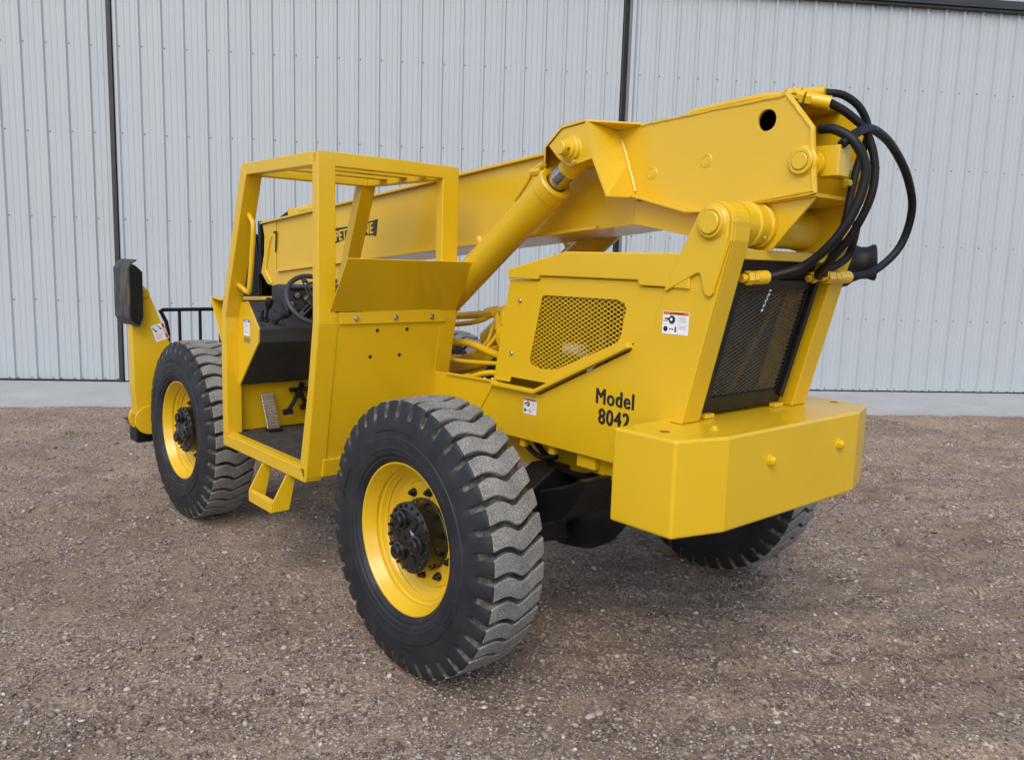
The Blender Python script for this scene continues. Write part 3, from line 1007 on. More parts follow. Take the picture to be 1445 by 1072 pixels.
# ---- boom
boom = empty("boom", (1.026, 1.275, 2.069), tele)
YB0, YB1 = 1.10, 1.465
def zt(x): return 2.503 + 0.0846 * x
def zb(x): return 2.061 + 0.0858 * x
mb = MB()
mb.prism([(-3.62, zb(-3.62)), (0.35, zb(0.35)), (0.35, zt(0.35)), (-3.62, zt(-3.62))], YB0, YB1)
mb.build("boom_section", M_YEL, boom, 0.004)
def flange(my):
    mb = MB()
    for f, h in ((zb, 0.016), (lambda x: zt(x) - 0.016, 0.016)):
        x0 = -3.58 if f is zb else -3.9
        mb.prism([(x0, f(x0)), (0.1, f(0.1)), (0.1, f(0.1) + h), (x0, f(x0) + h)], my(1.068), my(1.0995))
    mb.build("boom_flange", M_YEL, boom, 0.003)
both(flange)
mb = MB()     # boom head with its lower slide box and doubler
HEAD = [(-3.93, 1.74), (-3.80, 1.645), (-3.69, 1.633), (-2.5, 1.735), (-2.5, zb(-2.5) - 0.002), (-3.63, zb(-3.63)), (-3.63, zt(-3.63) - 0.022), (-3.89, zt(-3.89) - 0.022), (-3.83, 1.99)]
mb.prism(HEAD, 1.090, 1.0985)
mb.prism(HEAD, 1.4665, 1.475)
mb.prism([(-3.90, 1.76), (-3.80, 1.66), (-2.5, 1.74), (-2.5, zb(-2.5) - 0.004), (-3.62, zb(-3.62) - 0.004), (-3.62, zt(-3.62)), (-3.87, zt(-3.87) - 0.025)], 1.100, 1.465)
mb.build("boom_head", M_YEL, boom, 0.006)
mb = MB()
mb.tube([(-3.70, 1.086, 2.06), (-3.74, 1.086, 2.00), (-3.82, 1.086, 1.77), (-3.80, 1.086, 1.73), (-3.70, 1.086, 1.655)], 0.011, 8)
mb.build("head_doubler", M_YEL, boom, 0.003)
mb = MB()
mb.prism([(-3.67, 2.095), (-3.602, 2.098), (-3.606, 2.06), (-3.622, 1.92), (-3.645, 1.922), (-3.632, 2.06), (-3.642, 2.078), (-3.67, 2.078)], 1.0885, 1.0895)
mb.build("slot_opening", M_INK, boom)
mb = MB()
mb.prism([(-3.50, zt(-3.5)), (-3.05, zt(-3.05)), (-3.10, zt(-3.1) + 0.03), (-3.30, zt(-3.3) + 0.075), (-3.48, zt(-3.48) + 0.085)], 1.20, 1.36)
mb.prism([(-3.44, zt(-3.44)), (-3.22, zt(-3.22)), (-3.44, zt(-3.44) + 0.08)], 1.11, 1.125)
mb.cyl((-3.36, 1.15, zt(-3.36) + 0.035), (-3.12, 1.15, zt(-3.12) + 0.035), 0.032, 14)
mb.cyl((-3.12, 1.15, zt(-3.12) + 0.030), (-2.95, 1.15, zt(-2.95) + 0.030), 0.018, 12)
mb.build("hose_bracket", M_YEL, boom, 0.003)
mb = MB()
mb.tube([(-3.40, 1.22, zt(-3.4) + 0.055), (-3.60, 1.22, zt(-3.6) + 0.06), (-3.80, 1.22, zt(-3.8) + 0.02), (-3.95, 1.22, 2.12), (-4.02, 1.22, 1.9)], 0.022, 10, spline=6)
mb.tube([(-3.40, 1.28, zt(-3.4) + 0.055), (-3.60, 1.28, zt(-3.6) + 0.06), (-3.82, 1.28, zt(-3.8) + 0.02), (-3.98, 1.28, 2.10), (-4.05, 1.28, 1.85)], 0.022, 10, spline=6)
mb.build("hose", M_HOSE, boom)
# rear box: side plates, slab, top plate, bulkhead
REAR = [(0.24, 2.527), (0.379, 2.549), (1.148, 2.593), (1.268, 2.452), (1.299, 2.195), (1.266, 2.187), (1.015, 2.160), (0.85, 2.128), (0.704, 2.128), (0.366, 2.214)]
HOLE = arc(1.057, 2.496, 0.043, 0, 345, 23)
RY0, RY1 = 1.05, 1.068
rb = empty("boom_rear_box", (0.8, 1.275, 2.35), boom)
def rear(my, hole):
    mb = MB()
    mb.prism(REAR, my(RY0), my(RY1), 0, [HOLE] if hole else ())
    mb.build("rear_side_plate", M_YEL, rb, 0.003)
    mb = MB()
    LOW = [(0.34, 2.092), (0.662, 2.036), (0.90, 2.0), (1.03, 1.972), (1.10, 1.974), (1.275, 2.172), (1.275, 2.20), (0.34, 2.20)]
    mb.prism(LOW, my(1.085), my(1.10) if False else my(1.0995))
    mb.build("tube_carrier_plate", M_YEL, rb, 0.003)
    mb = MB()
    d = (0, my(0.0) - my(1.0), 0)
    c = Vector((1.230, my(1.05), 2.320))
    mb.mark().lathe([(0, 0.062), (0.003, 0.058), (0.005, 0.053), (0.015, 0.052), (0.019, 0.048), (0.019, 0.037), (0.014, 0.036), (0.014, 0.034), (0.022, 0.034), (0.025, 0.031), (0.025, 0.0)], c, d, 36)
    for x, z in ((0.467, 2.322), (0.771, 2.355)):
        mb.mark().lathe([(0, 0.030), (0.0028, 0.027), (0.0028, 0.0225), (0.0006, 0.021), (0.0006, 0.019), (0.0025, 0.0175), (0.0025, 0.0)], (x, my(1.05), z), d, 28)
    mb.build_each("boss", M_YEL, rb)
    mb = MB()
    e = my(1.05)
    def wob(P, r=0.0065):
        Q = []
        for a, b in zip(P[:-1], P[1:]):
            a, b = Vector(a), Vector(b)
            n = max(2, int((b - a).length / 0.03))
            for i in range(n):
                Q.append(a.lerp(b, i / n) + Vector((random.uniform(-1, 1), 0, random.uniform(-1, 1))) * 0.0022)
        Q.append(Vector(P[-1]))
        mb.tube(Q, [r * random.uniform(0.75, 1.15) for _ in Q], 6)
    wob([(0.385, e, 2.543), (0.70, e, 2.562), (1.14, e, 2.585), (1.258, e, 2.447), (1.287, e, 2.205), (1.02, e, 2.172), (0.87, e, 2.142), (0.72, e, 2.14)])
    wob([(0.272, e - 0.002, 2.49), (0.322, e - 0.002, 2.37), (0.374, e - 0.002, 2.24)], 0.010)
    mb.build("weld_bead", M_YEL, rb)
rear(lambda y: y, True); rear(lambda y: MIR - y, False)
mb = MB()
mb.prism([(0.40, 2.534), (1.148, 2.578), (1.148, 2.592), (0.40, 2.549)], 1.0685, MIR - 1.0685); mb.build("rear_top_plate", M_YEL, rb, 0.002)
mb = MB()
mb.prism([(0.88, 2.150), (1.02, 2.172), (1.29, 2.197), (1.288, 2.182), (1.02, 2.157), (0.88, 2.134)], 1.0685, MIR - 1.0685); mb.build("rear_bottom_plate", M_YEL, rb, 0.002)
mb = MB(); mb.box(0.80, 0.812, 1.07, MIR - 1.07, 2.20, 2.53); mb.build("bulkhead", M_YEL, rb)
mb = MB()
mb.box(0.90, 1.128, 1.190, 1.196, 2.435, 2.570); mb.box(0.90, 1.128, 1.0685, 1.1895, 2.435, 2.441); mb.box(0.894, 0.8995, 1.0685, 1.196, 2.435, 2.570); mb.box(1.1285, 1.134, 1.0685, 1.196, 2.435, 2.570)
mb.build("hole_shade_box", M_BLK, rb)  # closed black box added behind the side plate hole to keep it dark
mb = MB()
mb.prism([(0.366, 2.216), (0.704, 2.130), (0.88, 2.128), (0.88, 2.138), (0.71, 2.144), (0.366, 2.230)], 1.0, 1.0495); mb.prism([(0.366, 2.216), (0.704, 2.130), (0.88, 2.128), (0.88, 2.138), (0.71, 2.144), (0.366, 2.230)], MIR - 1.0495, MIR - 1.0)
mb.build("bottom_flange", M_YEL, rb, 0.004)
# block and pin inside the rear opening
mb = MB()
mb.box(1.24, 1.345, 1.125, 1.215, 2.265, 2.385)
mb.build("valve_block", M_YEL, rb, 0.004)
mb = MB()
mb.cyl((1.24, 1.07, 2.315), (1.24, MIR - 1.07, 2.315), 0.042, 28); mb.cyl((1.24, 1.095, 2.315), (1.24, 1.115, 2.315), 0.052, 28)
mb.build("cross_pin", M_YEL, rb)
mb = MB(); mb.hexhead((1.30, 1.265, 2.25), (1, 0, 0), 0.014, 0.03); mb.build("pin_bolt", M_YEL, rb)
# pivot tube
mb = MB()
mb.cyl((1.026, 0.906, 2.072), (1.026, 1.644, 2.072), 0.088, 48)
for y in (0.985, 1.07, MIR - 1.07, MIR - 0.985):
    mb.lathe([(-0.012, 0.088), (-0.008, 0.096), (0.008, 0.096), (0.012, 0.088)], (1.026, y, 2.072), (0, 1, 0), 48)
mb.lathe([(0, 0.009), (0.012, 0.008), (0.016, 0.0)], (1.092, 1.03, 2.025), (0.8, 0, -0.6), 10)
mb.build("pivot_tube", M_YEL, boom)
# cylinder lugs on both sides
PIN = (0.142, 2.432)
LUG = [(-0.025, 2.462), (0.070, 2.535), (0.224, 2.547), (0.274, 2.380), (0.125, 2.352), (0.045, 2.397)]
LUGI = [(-0.262, 2.490), (-0.125, 2.575), (0.02, 2.587), (0.20, 2.56), (0.30, 2.40), (0.10, 2.36), (-0.09, 2.40), (-0.255, 2.38)]
def lugs(my):
    lg = empty("cylinder_lug", (0.13, my(0.95), 2.44), boom)
    mb = MB(); mb.prism(LUG, my(0.845), my(0.862)); mb.build("outer_lug_plate", M_YEL, lg, 0.003)
    mb = MB(); mb.prism(LUGI, my(1.030), my(1.049)); mb.build("inner_lug_plate", M_YEL, lg, 0.003)
    mb = MB()   # wrapper strip over the lugs
    def strip(a, b, ai, bi, t=0.012):
        mb.hexa([(a[0], my(0.838), a[1]), (b[0], my(0.838), b[1]), (bi[0], my(1.052), bi[1]), (ai[0], my(1.052), ai[1]),
                 (a[0], my(0.838), a[1] + t), (b[0], my(0.838), b[1] + t), (bi[0], my(1.052), bi[1] + t), (ai[0], my(1.052), ai[1] + t)])
    strip((-0.034, 2.457), (0.070, 2.536), (-0.275, 2.487), (-0.127, 2.577))
    strip((0.070, 2.536), (0.222, 2.5515), (-0.127, 2.577), (0.02, 2.589))
    strip((-0.036, 2.455), (-0.034, 2.457), (-0.265, 2.37), (-0.275, 2.487), 0.004)
    mb.build("lug_cap", M_YEL, lg, 0.002)
    mb = MB()   # transverse plate that carries the lug load into the boom side
    OUT = [(0.224, 2.551), (0.270, 2.388), (0.372, 2.203)]; INN = [(0.248, 2.527), (0.305, 2.378), (0.368, 2.213)]
    for k in (0, 1):
        (a0, z0), (a1, z1), (b0_, w0), (b1_, w1) = OUT[k + 1], OUT[k], INN[k + 1], INN[k]
        mb.hexa([(a0, my(0.845), z0), (a0 + 0.011, my(0.845), z0), (b0_ + 0.011, my(1.0495), w0), (b0_, my(1.0495), w0),
                 (a1, my(0.845), z1), (a1 + 0.011, my(0.845), z1), (b1_ + 0.011, my(1.0495), w1), (b1_, my(1.0495), w1)])
    mb.build("transverse_plate", M_YEL, lg)
    mb = MB()
    mb.ext([(0.220, my(0.838), 2.5525), (0.395, my(1.0495), 2.5455), (0.245, my(1.0495), 2.5285)], (0, 0, 0.010))
    mb.build("gusset", M_YEL, lg, 0.002)
    mb = MB()
    d = (0, my(0.0) - my(1.0), 0)
    mb.lathe([(0, 0.062), (0.003, 0.058), (0.020, 0.057), (0.025, 0.051), (0.025, 0.046), (0.040, 0.045), (0.043, 0.041), (0.043, 0.034), (0.085, 0.034), (0.090, 0.030), (0.090, 0.0)], (PIN[0], my(0.845), PIN[1]), d, 36)
    mb.cyl((PIN[0], my(0.862), PIN[1]), (PIN[0], my(1.03), PIN[1]), 0.04, 24)
    mb.build("lug_pin", M_YEL, lg)
    mb = MB()
    mb.hexhead((0.165, my(0.845), 2.374), d, 0.012, 0.018)
    mb.build("pin_retainer", M_YEL, lg)
    mb = MB()
    mb.cyl((PIN[0] + 0.033, my(0.785), PIN[1] - 0.006), (PIN[0] + 0.0355, my(0.785), PIN[1] - 0.0065), 0.0065, 10)
    mb.build("pin_hole", M_INK, lg)
    # lift cylinder
    lc = empty("lift_cylinder", (-0.4, my(0.93), 2.0), boom)
    top = Vector((PIN[0], my(0.93), PIN[1])); low = Vector((-1.42, my(0.93), 1.32))
    ax = (low - top).normalized()
    b0 = top + ax * 0.235
    mb = MB()
    mb.lathe([(0.004, 0.058), (0.0, 0.066), (0.0, 0.086), (0.006, 0.092), (0.075, 0.092), (0.080, 0.087)], b0, ax, 44)
    mb.lathe([(0.08, 0.087), ((low - b0).length - 0.05, 0.087), ((low - b0).length - 0.05, 0.0)], b0, ax, 44)
    mb.lathe([(0.002, 0.066), (0.02, 0.058), (0.03, 0.050)], b0, ax, 32)
    mb.build("barrel", M_YEL, lc)
    mb = MB(); mb.cyl(top + ax * 0.10, b0 + ax * 0.10, 0.052, 32); mb.build("rod", M_CHROME, lc)
    mb = MB()
    mb.cyl((PIN[0], my(0.875), PIN[1]), (PIN[0], my(0.985), PIN[1]), 0.068, 32)
    mb.cyl(top + ax * 0.03, top + ax * 0.145, 0.060, 28, r1=0.054)
    mb.build("rod_eye", M_YEL, lc, 0.002)
    mb = MB()
    side = Vector((0, my(0.0) - my(1.0), 0)).normalized()
    upn = ax.cross(Vector((0, 1, 0)))
    if upn.z < 0: upn = -upn
    q = lambda t, h, s=0.0: b0 + ax * t + upn * h + side * s
    mb.tube([q(0.06, 0.09), q(0.07, 0.14), q(0.10, 0.155), q(0.20, 0.135), q(0.30, 0.12), q(0.40, 0.10), q(1.1, 0.10)], 0.0125, 10, spline=5)
    mb.cyl(q(0.055, 0.115), q(0.115, 0.155), 0.022, 8); mb.cyl(q(0.02, 0.135), q(0.09, 0.150), 0.017, 8)
    mb.cyl(q(0.66, 0.085), q(0.66, 0.135), 0.018, 8)
    mb.build("oil_line", M_YEL, lc)
both(lugs)
# sign on the boom flank
def on_boom(x, dz): return (x, 1.0955, zb(x) + dz)
mb = MB()
sx0, sx1 = -2.715, -2.015
pts = []
for i in range(17):
    t = i / 16
    pts.append((sx0 + (sx1 - sx0) * t, 2.104 + 0.060 * t - 0.010 * math.sin(math.pi * t)))
for i in range(17):
    t = 1 - i / 16
    pts.append((sx0 + 0.022 + (sx1 - sx0 - 0.044) * t, 1.970 + 0.076 * t + 0.034 * math.sin(math.pi * t) ** 0.7))
mb.prism(pts, 1.0965, 1.0995)
sg = mb.build("name_decal", M_INK, boom)
def text_mesh(body, size, xs, space, bold, name):
    cu = bpy.data.curves.new(name, 'FONT')
    cu.body = body
    cu.size = size
    cu.offset = bold
    cu.space_character = space
    cu.extrude = 0.0006
    cu.align_x = 'CENTER'
    tmp = bpy.data.objects.new(name, cu)
    COL.objects.link(tmp)
    dg = bpy.context.evaluated_depsgraph_get()
    me = bpy.data.meshes.new_from_object(tmp.evaluated_get(dg))
    bpy.data.objects.remove(tmp)
    me.transform(Matrix.Diagonal((xs, 1, 1, 1)))
    # bold: four slightly shifted strikes of the same outline
    bm = bmesh.new()
    w = size * 0.034
    for k, (dx, dy) in enumerate(((-w, 0.3 * w), (-w * 0.33, -0.3 * w), (w * 0.33, 0.3 * w), (w, -0.3 * w))):
        n0 = len(bm.verts)
        bm.from_mesh(me)
        bm.verts.ensure_lookup_table()
        bmesh.ops.translate(bm, verts=bm.verts[n0:], vec=(dx, dy, 0.0002 * k))
    bm.to_mesh(me)
    bm.free()
    return me
def text_part(body, size, xs, space, bold, loc, tilt, mat, name, parent, rot=None):
    me = text_mesh(body, size, xs, space, bold, name)
    me.materials.clear(); me.materials.append(mat)
    o = bpy.data.objects.new(name, me)
    COL.objects.link(o)
    o.location = loc
    o.rotation_euler = rot if rot else (math.pi / 2, -tilt, 0)
    attach(o, parent)
    return o
text_part("PETTIBONE", 0.108, 0.94, 1.06, 0.0, (-2.340, 1.0955, 2.040), math.radians(6.0), M_YEL, "lettering", sg)
text_part("Model", 0.102, 0.84, 1.12, 0.0, (0.545, 0.7790, 1.2560), 0, M_INK, "lettering", ch)
text_part("8042", 0.102, 0.86, 1.12, 0.0, (0.545, 0.7790, 1.1630), 0, M_INK, "lettering", ch)

# ---- decals
def decal(name, P, w, h, parent, head, style):
    # P(u, v, lift): u to the right 0..w, v up 0..h
    mb = MB()
    def quad(u0, u1, v0, v1, lift, m):
        mb.add([P(u0, v0, lift), P(u1, v0, lift), P(u1, v1, lift), P(u0, v1, lift)], [(0, 1, 2, 3)], m)
    def disc(u, v, r, lift, m):
        mb.add([P(u + r * math.cos(t), v + r * math.sin(t), lift) for t in [i * math.pi / 8 for i in range(16)]], [tuple(range(16))], m)
    quad(0, w, 0, h, 0.0008, 0)
    if style == "warn":
        quad(0.02 * w, 0.98 * w, 0.84 * h, 0.98 * h, 0.0012, 1)
        mb.add([P(0.27 * w, 0.86 * h, 0.0016), P(0.37 * w, 0.86 * h, 0.0016), P(0.32 * w, 0.95 * h, 0.0016)], [(0, 1, 2)], 2)
        for k in range(7):
            quad((0.40 + 0.062 * k) * w, (0.445 + 0.062 * k) * w, 0.875 * h, 0.945 * h, 0.0016, 2)
        quad(0.02 * w, 0.98 * w, 0.425 * h, 0.435 * h, 0.0012, 3); quad(0.595 * w, 0.605 * w, 0.03 * h, 0.82 * h, 0.0012, 3)
        disc(0.36 * w, 0.63 * h, 0.13 * w, 0.0012, 2); disc(0.34 * w, 0.645 * h, 0.05 * w, 0.0016, 0)
        mb.add([P(0.05 * w, 0.66 * h, 0.0012), P(0.22 * w, 0.60 * h, 0.0012), P(0.26 * w, 0.70 * h, 0.0012), P(0.10 * w, 0.70 * h, 0.0012)], [(0, 1, 2, 3)], 2)
        quad(0.02 * w, 0.20 * w, 0.55 * h, 0.58 * h, 0.0012, 2)
        disc(0.13 * w, 0.22 * h, 0.085 * w, 0.0012, 2); quad(0.48 * w, 0.54 * w, 0.10 * h, 0.27 * h, 0.0012, 2); disc(0.51 * w, 0.31 * h, 0.03 * w, 0.0012, 2)
        quad(0.27 * w, 0.42 * w, 0.21 * h, 0.23 * h, 0.0012, 2); disc(0.30 * w, 0.22 * h, 0.025 * w, 0.0012, 2); disc(0.40 * w, 0.22 * h, 0.025 * w, 0.0012, 2)
        for v in (0.74, 0.69, 0.64, 0.59, 0.54, 0.35, 0.30, 0.25):
            quad(0.64 * w, (0.64 + random.uniform(0.18, 0.30)) * w, v * h, (v + 0.018) * h, 0.0012, 3)
    elif style == "blue":
        quad(0.0, w, 0.84 * h, h, 0.0012, 4)
        for k in range(3): quad((0.28 + 0.16 * k) * w, (0.39 + 0.16 * k) * w, 0.88 * h, 0.96 * h, 0.0016, 0)
        for k in range(9): quad(0.08 * w, (0.6 + random.uniform(0, 0.3)) * w, (0.75 - 0.075 * k) * h, (0.775 - 0.075 * k) * h, 0.0012, 3)
    elif style == "danger":
        quad(0.80 * w, 0.97 * w, 0.04 * h, 0.96 * h, 0.0012, 5)
        for k in range(5): quad(0.84 * w, 0.93 * w, (0.32 + 0.075 * k) * h, (0.375 + 0.075 * k) * h, 0.0016, 0)
        mb.add([P(0.42 * w, 0.95 * h, 0.0012), P(0.46 * w, 0.95 * h, 0.0012), P(0.68 * w, 0.72 * h, 0.0012), P(0.62 * w, 0.66 * h, 0.0012)], [(0, 1, 2, 3)], 2)
        mb.add([P(0.04 * w, 0.86 * h, 0.0012), P(0.08 * w, 0.88 * h, 0.0012), P(0.30 * w, 0.64 * h, 0.0012), P(0.22 * w, 0.58 * h, 0.0012)], [(0, 1, 2, 3)], 2)
        quad(0.20 * w, 0.36 * w, 0.56 * h, 0.62 * h, 0.0014, 2); quad(0.56 * w, 0.72 * w, 0.64 * h, 0.70 * h, 0.0014, 2)
        for k in range(6): quad(0.12 * w, (0.5 + random.uniform(0, 0.22)) * w, (0.42 - 0.06 * k) * h, (0.44 - 0.06 * k) * h, 0.0012, 3)
    mb.build(name, [M_WHITE, M_ORANGE, M_INK, M_GREYINK, M_BLUE, M_RED], parent)
def on_y(x0, z0, y0):
    return lambda u, v, l: (x0 + u, y0 - l, z0 + v)
decal("warning_decal", on_y(0.795, 1.610, 0.7795), 0.137, 0.097, ch, True, "warn")
decal("warning_decal", on_y(-0.073, 1.128, 0.7795), 0.098, 0.082, ch, True, "warn")

# ---- cab
cab = empty("cab", (-1.45, 0.43, 0.7), tele)
def cpart(name, mb, mat=None, bevel=0.005, seg=2):
    return mb.build(name, mat or M_YEL, cab, bevel, seg)
CW = 0.868
def front_post(y0, y1):
    mb = MB()
    mb.prism([(-2.083, 0.757), (-2.015, 0.757), (-2.012, 1.500), (-1.668, 2.344), (-1.7335, 2.410), (-2.079, 1.504)], y0, y1)
    cpart("front_post", mb)
front_post(0.0, 0.10); front_post(CW - 0.10, CW)
def rear_post(y0, y1, far):
    mb = MB()
    mb.prism([(-0.955, 0.68), (-1.015, 0.757), (-0.915, 1.20), (-0.857, 1.56), (-0.857, 2.344), (-0.795, 2.415), (-0.795, 1.56)], y0, y1)
    cpart("rear_post", mb)
    mb = MB()
    s = 0.0035
    if not far:
        mb.prism([(-0.955 + s, 0.70), (-0.955 + s + 0.004, 0.70), (-0.7935, 1.553), (-0.80, 1.556)], y0 + 0.006, y1 + 0.012)
        cpart("post_skin", mb, bevel=0.001)
rear_post(0.0, 0.10, False); rear_post(CW - 0.10, CW + 0.012, True)
mb = MB(); mb.prism([(-2.083, 0.68), (-0.9551, 0.68), (-0.957, 0.7565), (-2.083, 0.7565)], 0.0, 0.06); cpart("door_sill", mb)
mb = MB(); mb.box(-2.02, -1.02, 0.012, 0.060, 0.757, 0.765); cpart("sill_lip", mb, bevel=0.003)
for y0, y1 in ((0.0, 0.065), (CW - 0.065, CW)):
    mb = MB(); mb.prism([(-1.7335, 2.412), (-0.8575, 2.415), (-0.8575, 2.345), (-1.6665, 2.345)], y0, y1); cpart("roof_rail", mb)
mb = MB(); mb.box(-0.855, -0.7945, 0.0655, CW - 0.0655, 2.343, 2.416); cpart("roof_crossbar", mb)
mb = MB(); mb.box(-1.7335, -1.66, 0.0655, CW - 0.0655, 2.345, 2.4145); cpart("roof_crossbar", mb)
for x in (-1.50, -1.28, -1.06):
    mb = MB(); mb.box(x, x + 0.075, 0.066, CW - 0.066, 2.372, 2.404); cpart("roof_bar", mb, bevel=0.003)
# rear panel, strip, deflector
def rp(y, z, o=0.0):      # lower rear panel plane
    return (-0.955 + (z - 0.68) * (0.16 / 0.88) + o, y, z)
mb = MB()
mb.ext([rp(0.095, 0.79, -0.012), rp(CW - 0.09, 0.79, -0.012), rp(CW - 0.09, 1.605, -0.012), rp(0.095, 1.605, -0.012)], (0.010, 0, 0))
panel = cpart("rear_panel", mb, bevel=0.002)
mb = MB()
mb.ext([rp(0.095, 0.70, 0.0), rp(CW + 0.01, 0.70, 0.0), rp(CW + 0.01, 0.80, 0.0), rp(0.095, 0.80, 0.0)], (0.012, 0, 0))
cpart("rear_skirt", mb)
mb = MB(); mb.box(-0.7945, -0.788, 0.12, 0.797, 1.545, 1.608); strip_o = cpart("deflector_flange", mb, bevel=0.002)
mb = MB()
for y in (0.217, 0.462, 0.702):
    mb.mark().lathe([(0, 0.016), (0.003, 0.016), (0.004, 0.010), (0.012, 0.009), (0.013, 0.0)], (-0.788, y, 1.574), (1, 0, 0), 14)
mb.build_each("flange_bolt", M_STEEL, cab)
mb = MB()
for y, z in ((0.357, 1.505), (0.548, 1.507), (0.329, 1.361), (0.517, 1.362)):
    x = rp(y, z, -0.002)[0]
    mb.mark().lathe([(0, 0.0105), (0.001, 0.0105), (0.0012, 0.0)], (x, y, z), (1, 0, -0.18), 14)
mb.build_each("drilled_hole", M_INK, cab)
mb = MB()
D0, D1 = (-0.792, 1.612), (-0.612, 1.885)
mb.ext([(D0[0], 0.065, D0[1]), (D0[0], CW + 0.003, D0[1]), (D1[0], CW + 0.005, D1[1]), (D1[0], 0.065, D1[1])], (-0.005, 0, 0.0033))
cpart("deflector_sheet", mb, bevel=0.001)
mb = MB()
F0, F1 = (-2.086, 1.345), (-2.245, 1.612)
mb.ext([(F0[0], 0.0, F0[1]), (F0[0], CW, F0[1]), (F1[0], CW, F1[1]), (F1[0], 0.0, F1[1])], (0.005, 0, 0.003))
mb.ext([(F1[0], 0.0, F1[1]), (F1[0], CW, F1[1]), (-2.08, CW, 1.600), (-2.08, 0.0, 1.600)], (0, 0, 0.006))
cpart("front_deflector_sheet", mb, bevel=0.001)
# door seal flange on the rear post
mb = MB()
mb.prism([(-0.905, 1.20), (-0.855, 1.56), (-0.868, 1.53), (-0.888, 1.50), (-0.928, 1.23), (-0.918, 1.20)], 0.03, 0.045); cpart("post_flange", mb, bevel=0.003)
mb = MB()
mb.prism([(-0.975, 0.93), (-0.945, 1.06), (-0.965, 1.0), (-1.002, 0.965), (-0.99, 0.94)], 0.03, 0.045); cpart("latch_plate", mb, bevel=0.003)
mb = MB(); mb.tube([(-1.80, 0.07, 2.145), (-1.80, 0.06, 2.145), (-1.73, 0.055, 2.10), (-1.70, 0.055, 2.03), (-1.765, 0.055, 1.70), (-1.80, 0.055, 1.668), (-1.86, 0.055, 1.685), (-1.945, 0.06, 1.705)], 0.015, 12, spline=4)
cpart("grab_handle", mb, bevel=0)
# floor, firewall, inner side
mb = MB(); mb.box(-2.08, -0.98, 0.061, CW - 0.005, 0.735, 0.757); cpart("floor_mat", mb, M_FLOOR, 0.002)
mb = MB(); mb.ext([(-2.10, 0.0655, 0.757), (-2.10, CW - 0.06, 0.757), (-2.07, CW - 0.06, 1.20), (-2.07, 0.0655, 1.20)], (-0.006, 0, 0)); cpart("firewall", mb, bevel=0.001)
mb = MB(); mb.box(-2.08, -0.96, CW + 0.014, CW + 0.022, 0.72, 1.60); cpart("inner_side_panel", mb, bevel=0.001)
# console
side = [(-2.020, 1.518), (-1.965, 1.598), (-1.872, 1.607), (-1.712, 1.450), (-1.722, 1.363), (-2.016, 1.064)]
mb = MB(); mb.prism(side, 0.085, 0.095); sd = cpart("console_side_panel", mb, bevel=0.002)
decal("instruction_decal", on_y(-1.930, 1.395, 0.0845), 0.092, 0.098, sd, True, "blue")
mb = MB(); mb.add([(-1.930, 0.0837, 1.352), (-1.838, 0.0837, 1.352), (-1.838, 0.0837, 1.384), (-1.930, 0.0837, 1.384)], [(0, 1, 2, 3)]); mb.build("data_plate", M_BRASSTAG, sd)
mb = MB()
mb.prism([(-2.06, 1.06), (-2.016, 1.068), (-1.724, 1.363), (-1.714, 1.448), (-1.874, 1.604), (-1.96, 1.594), (-2.06, 1.594)], 0.0955, CW - 0.04)
cpart("console", mb, M_PLAST, 0.004)
mb = MB()
mb.prism([(-2.00, 1.595), (-1.868, 1.598), (-1.790, 1.545), (-1.83, 1.70), (-1.92, 1.712), (-2.00, 1.70)], 0.30, CW - 0.05)
binn = cpart("instrument_binnacle", mb, M_PLAST, 0.008)
mb = MB()
mb.mark().bar((-1.788, 0.32, 1.553), (-1.788, CW - 0.07, 1.553), 0.010, 0.012)
mb.mark().bar((-1.82, 0.32, 1.685), (-1.82, CW - 0.07, 1.685), 0.010, 0.012)
mb.build_each("panel_trim", M_BLK, cab, 0.002)
for i, (y, z) in enumerate(((0.335, 1.592), (0.385, 1.648), (0.445, 1.628), (0.53, 1.64), (0.60, 1.61))):
    x = -1.790 + (1.545 - z) * 0.04 / 0.155 + 0.001
    mb = MB()
    mb.lathe([(0, 0.027), (0.010, 0.027), (0.011, 0.023), (0.006, 0.021)], (x, y, z), (0.968, 0, 0.25), 24, 0)
    mb.lathe([(0.006, 0.021), (0.006, 0.0)], (x, y, z), (0.968, 0, 0.25), 24, 1)
    mb.bar((x + 0.008, y - 0.012, z - 0.005), (x + 0.008, y + 0.010, z + 0.010), 0.003, 0.002, (1, 0, 0), 2)
    mb.build("gauge", [M_BLK, M_DIAL, M_WHITE], cab)
mb = MB()
mb.bar((-1.80, 0.10, 1.528), (-1.80, 0.33, 1.528), 0.003, 0.004); mb.bar((-1.80, 0.262, 1.533), (-1.73, 0.262, 1.463), 0.004, 0.003)
for q in ((-1.818, 0.135, 1.547), (-1.818, 0.24, 1.547), (-1.735, 0.12, 1.466), (-1.735, 0.24, 1.466)):
    mb.lathe([(0, 0.008), (0.004, 0.006), (0.004, 0)], q, (0.7, 0, 0.7), 8)
mb.build("console_seam", M_BLK, cab)
def lever(base, tip, kr):
    mb = MB()
    b, t = Vector(base), Vector(tip)
    mb.tube([b, b.lerp(t, 0.5) + Vector((0.004, 0, 0.004)), t], 0.008, 8, spline=4)
    d = (t - b).normalized()
    mb.lathe([(-0.035, 0.010), (-0.02, kr * 0.75), (0.0, kr), (0.028, kr), (0.036, kr * 0.8), (0.038, 0.0)], t, d, 18)
    mb.lathe([(-0.01, 0.024), (0.006, 0.020), (0.012, 0.0)], b, (0.7, 0, 0.7), 14)
    mb.build("control_lever", M_BLK, cab)
lever((-1.765, 0.155, 1.497), (-1.72, 0.155, 1.598), 0.024)
lever((-1.748, 0.205, 1.480), (-1.655, 0.235, 1.535), 0.022)
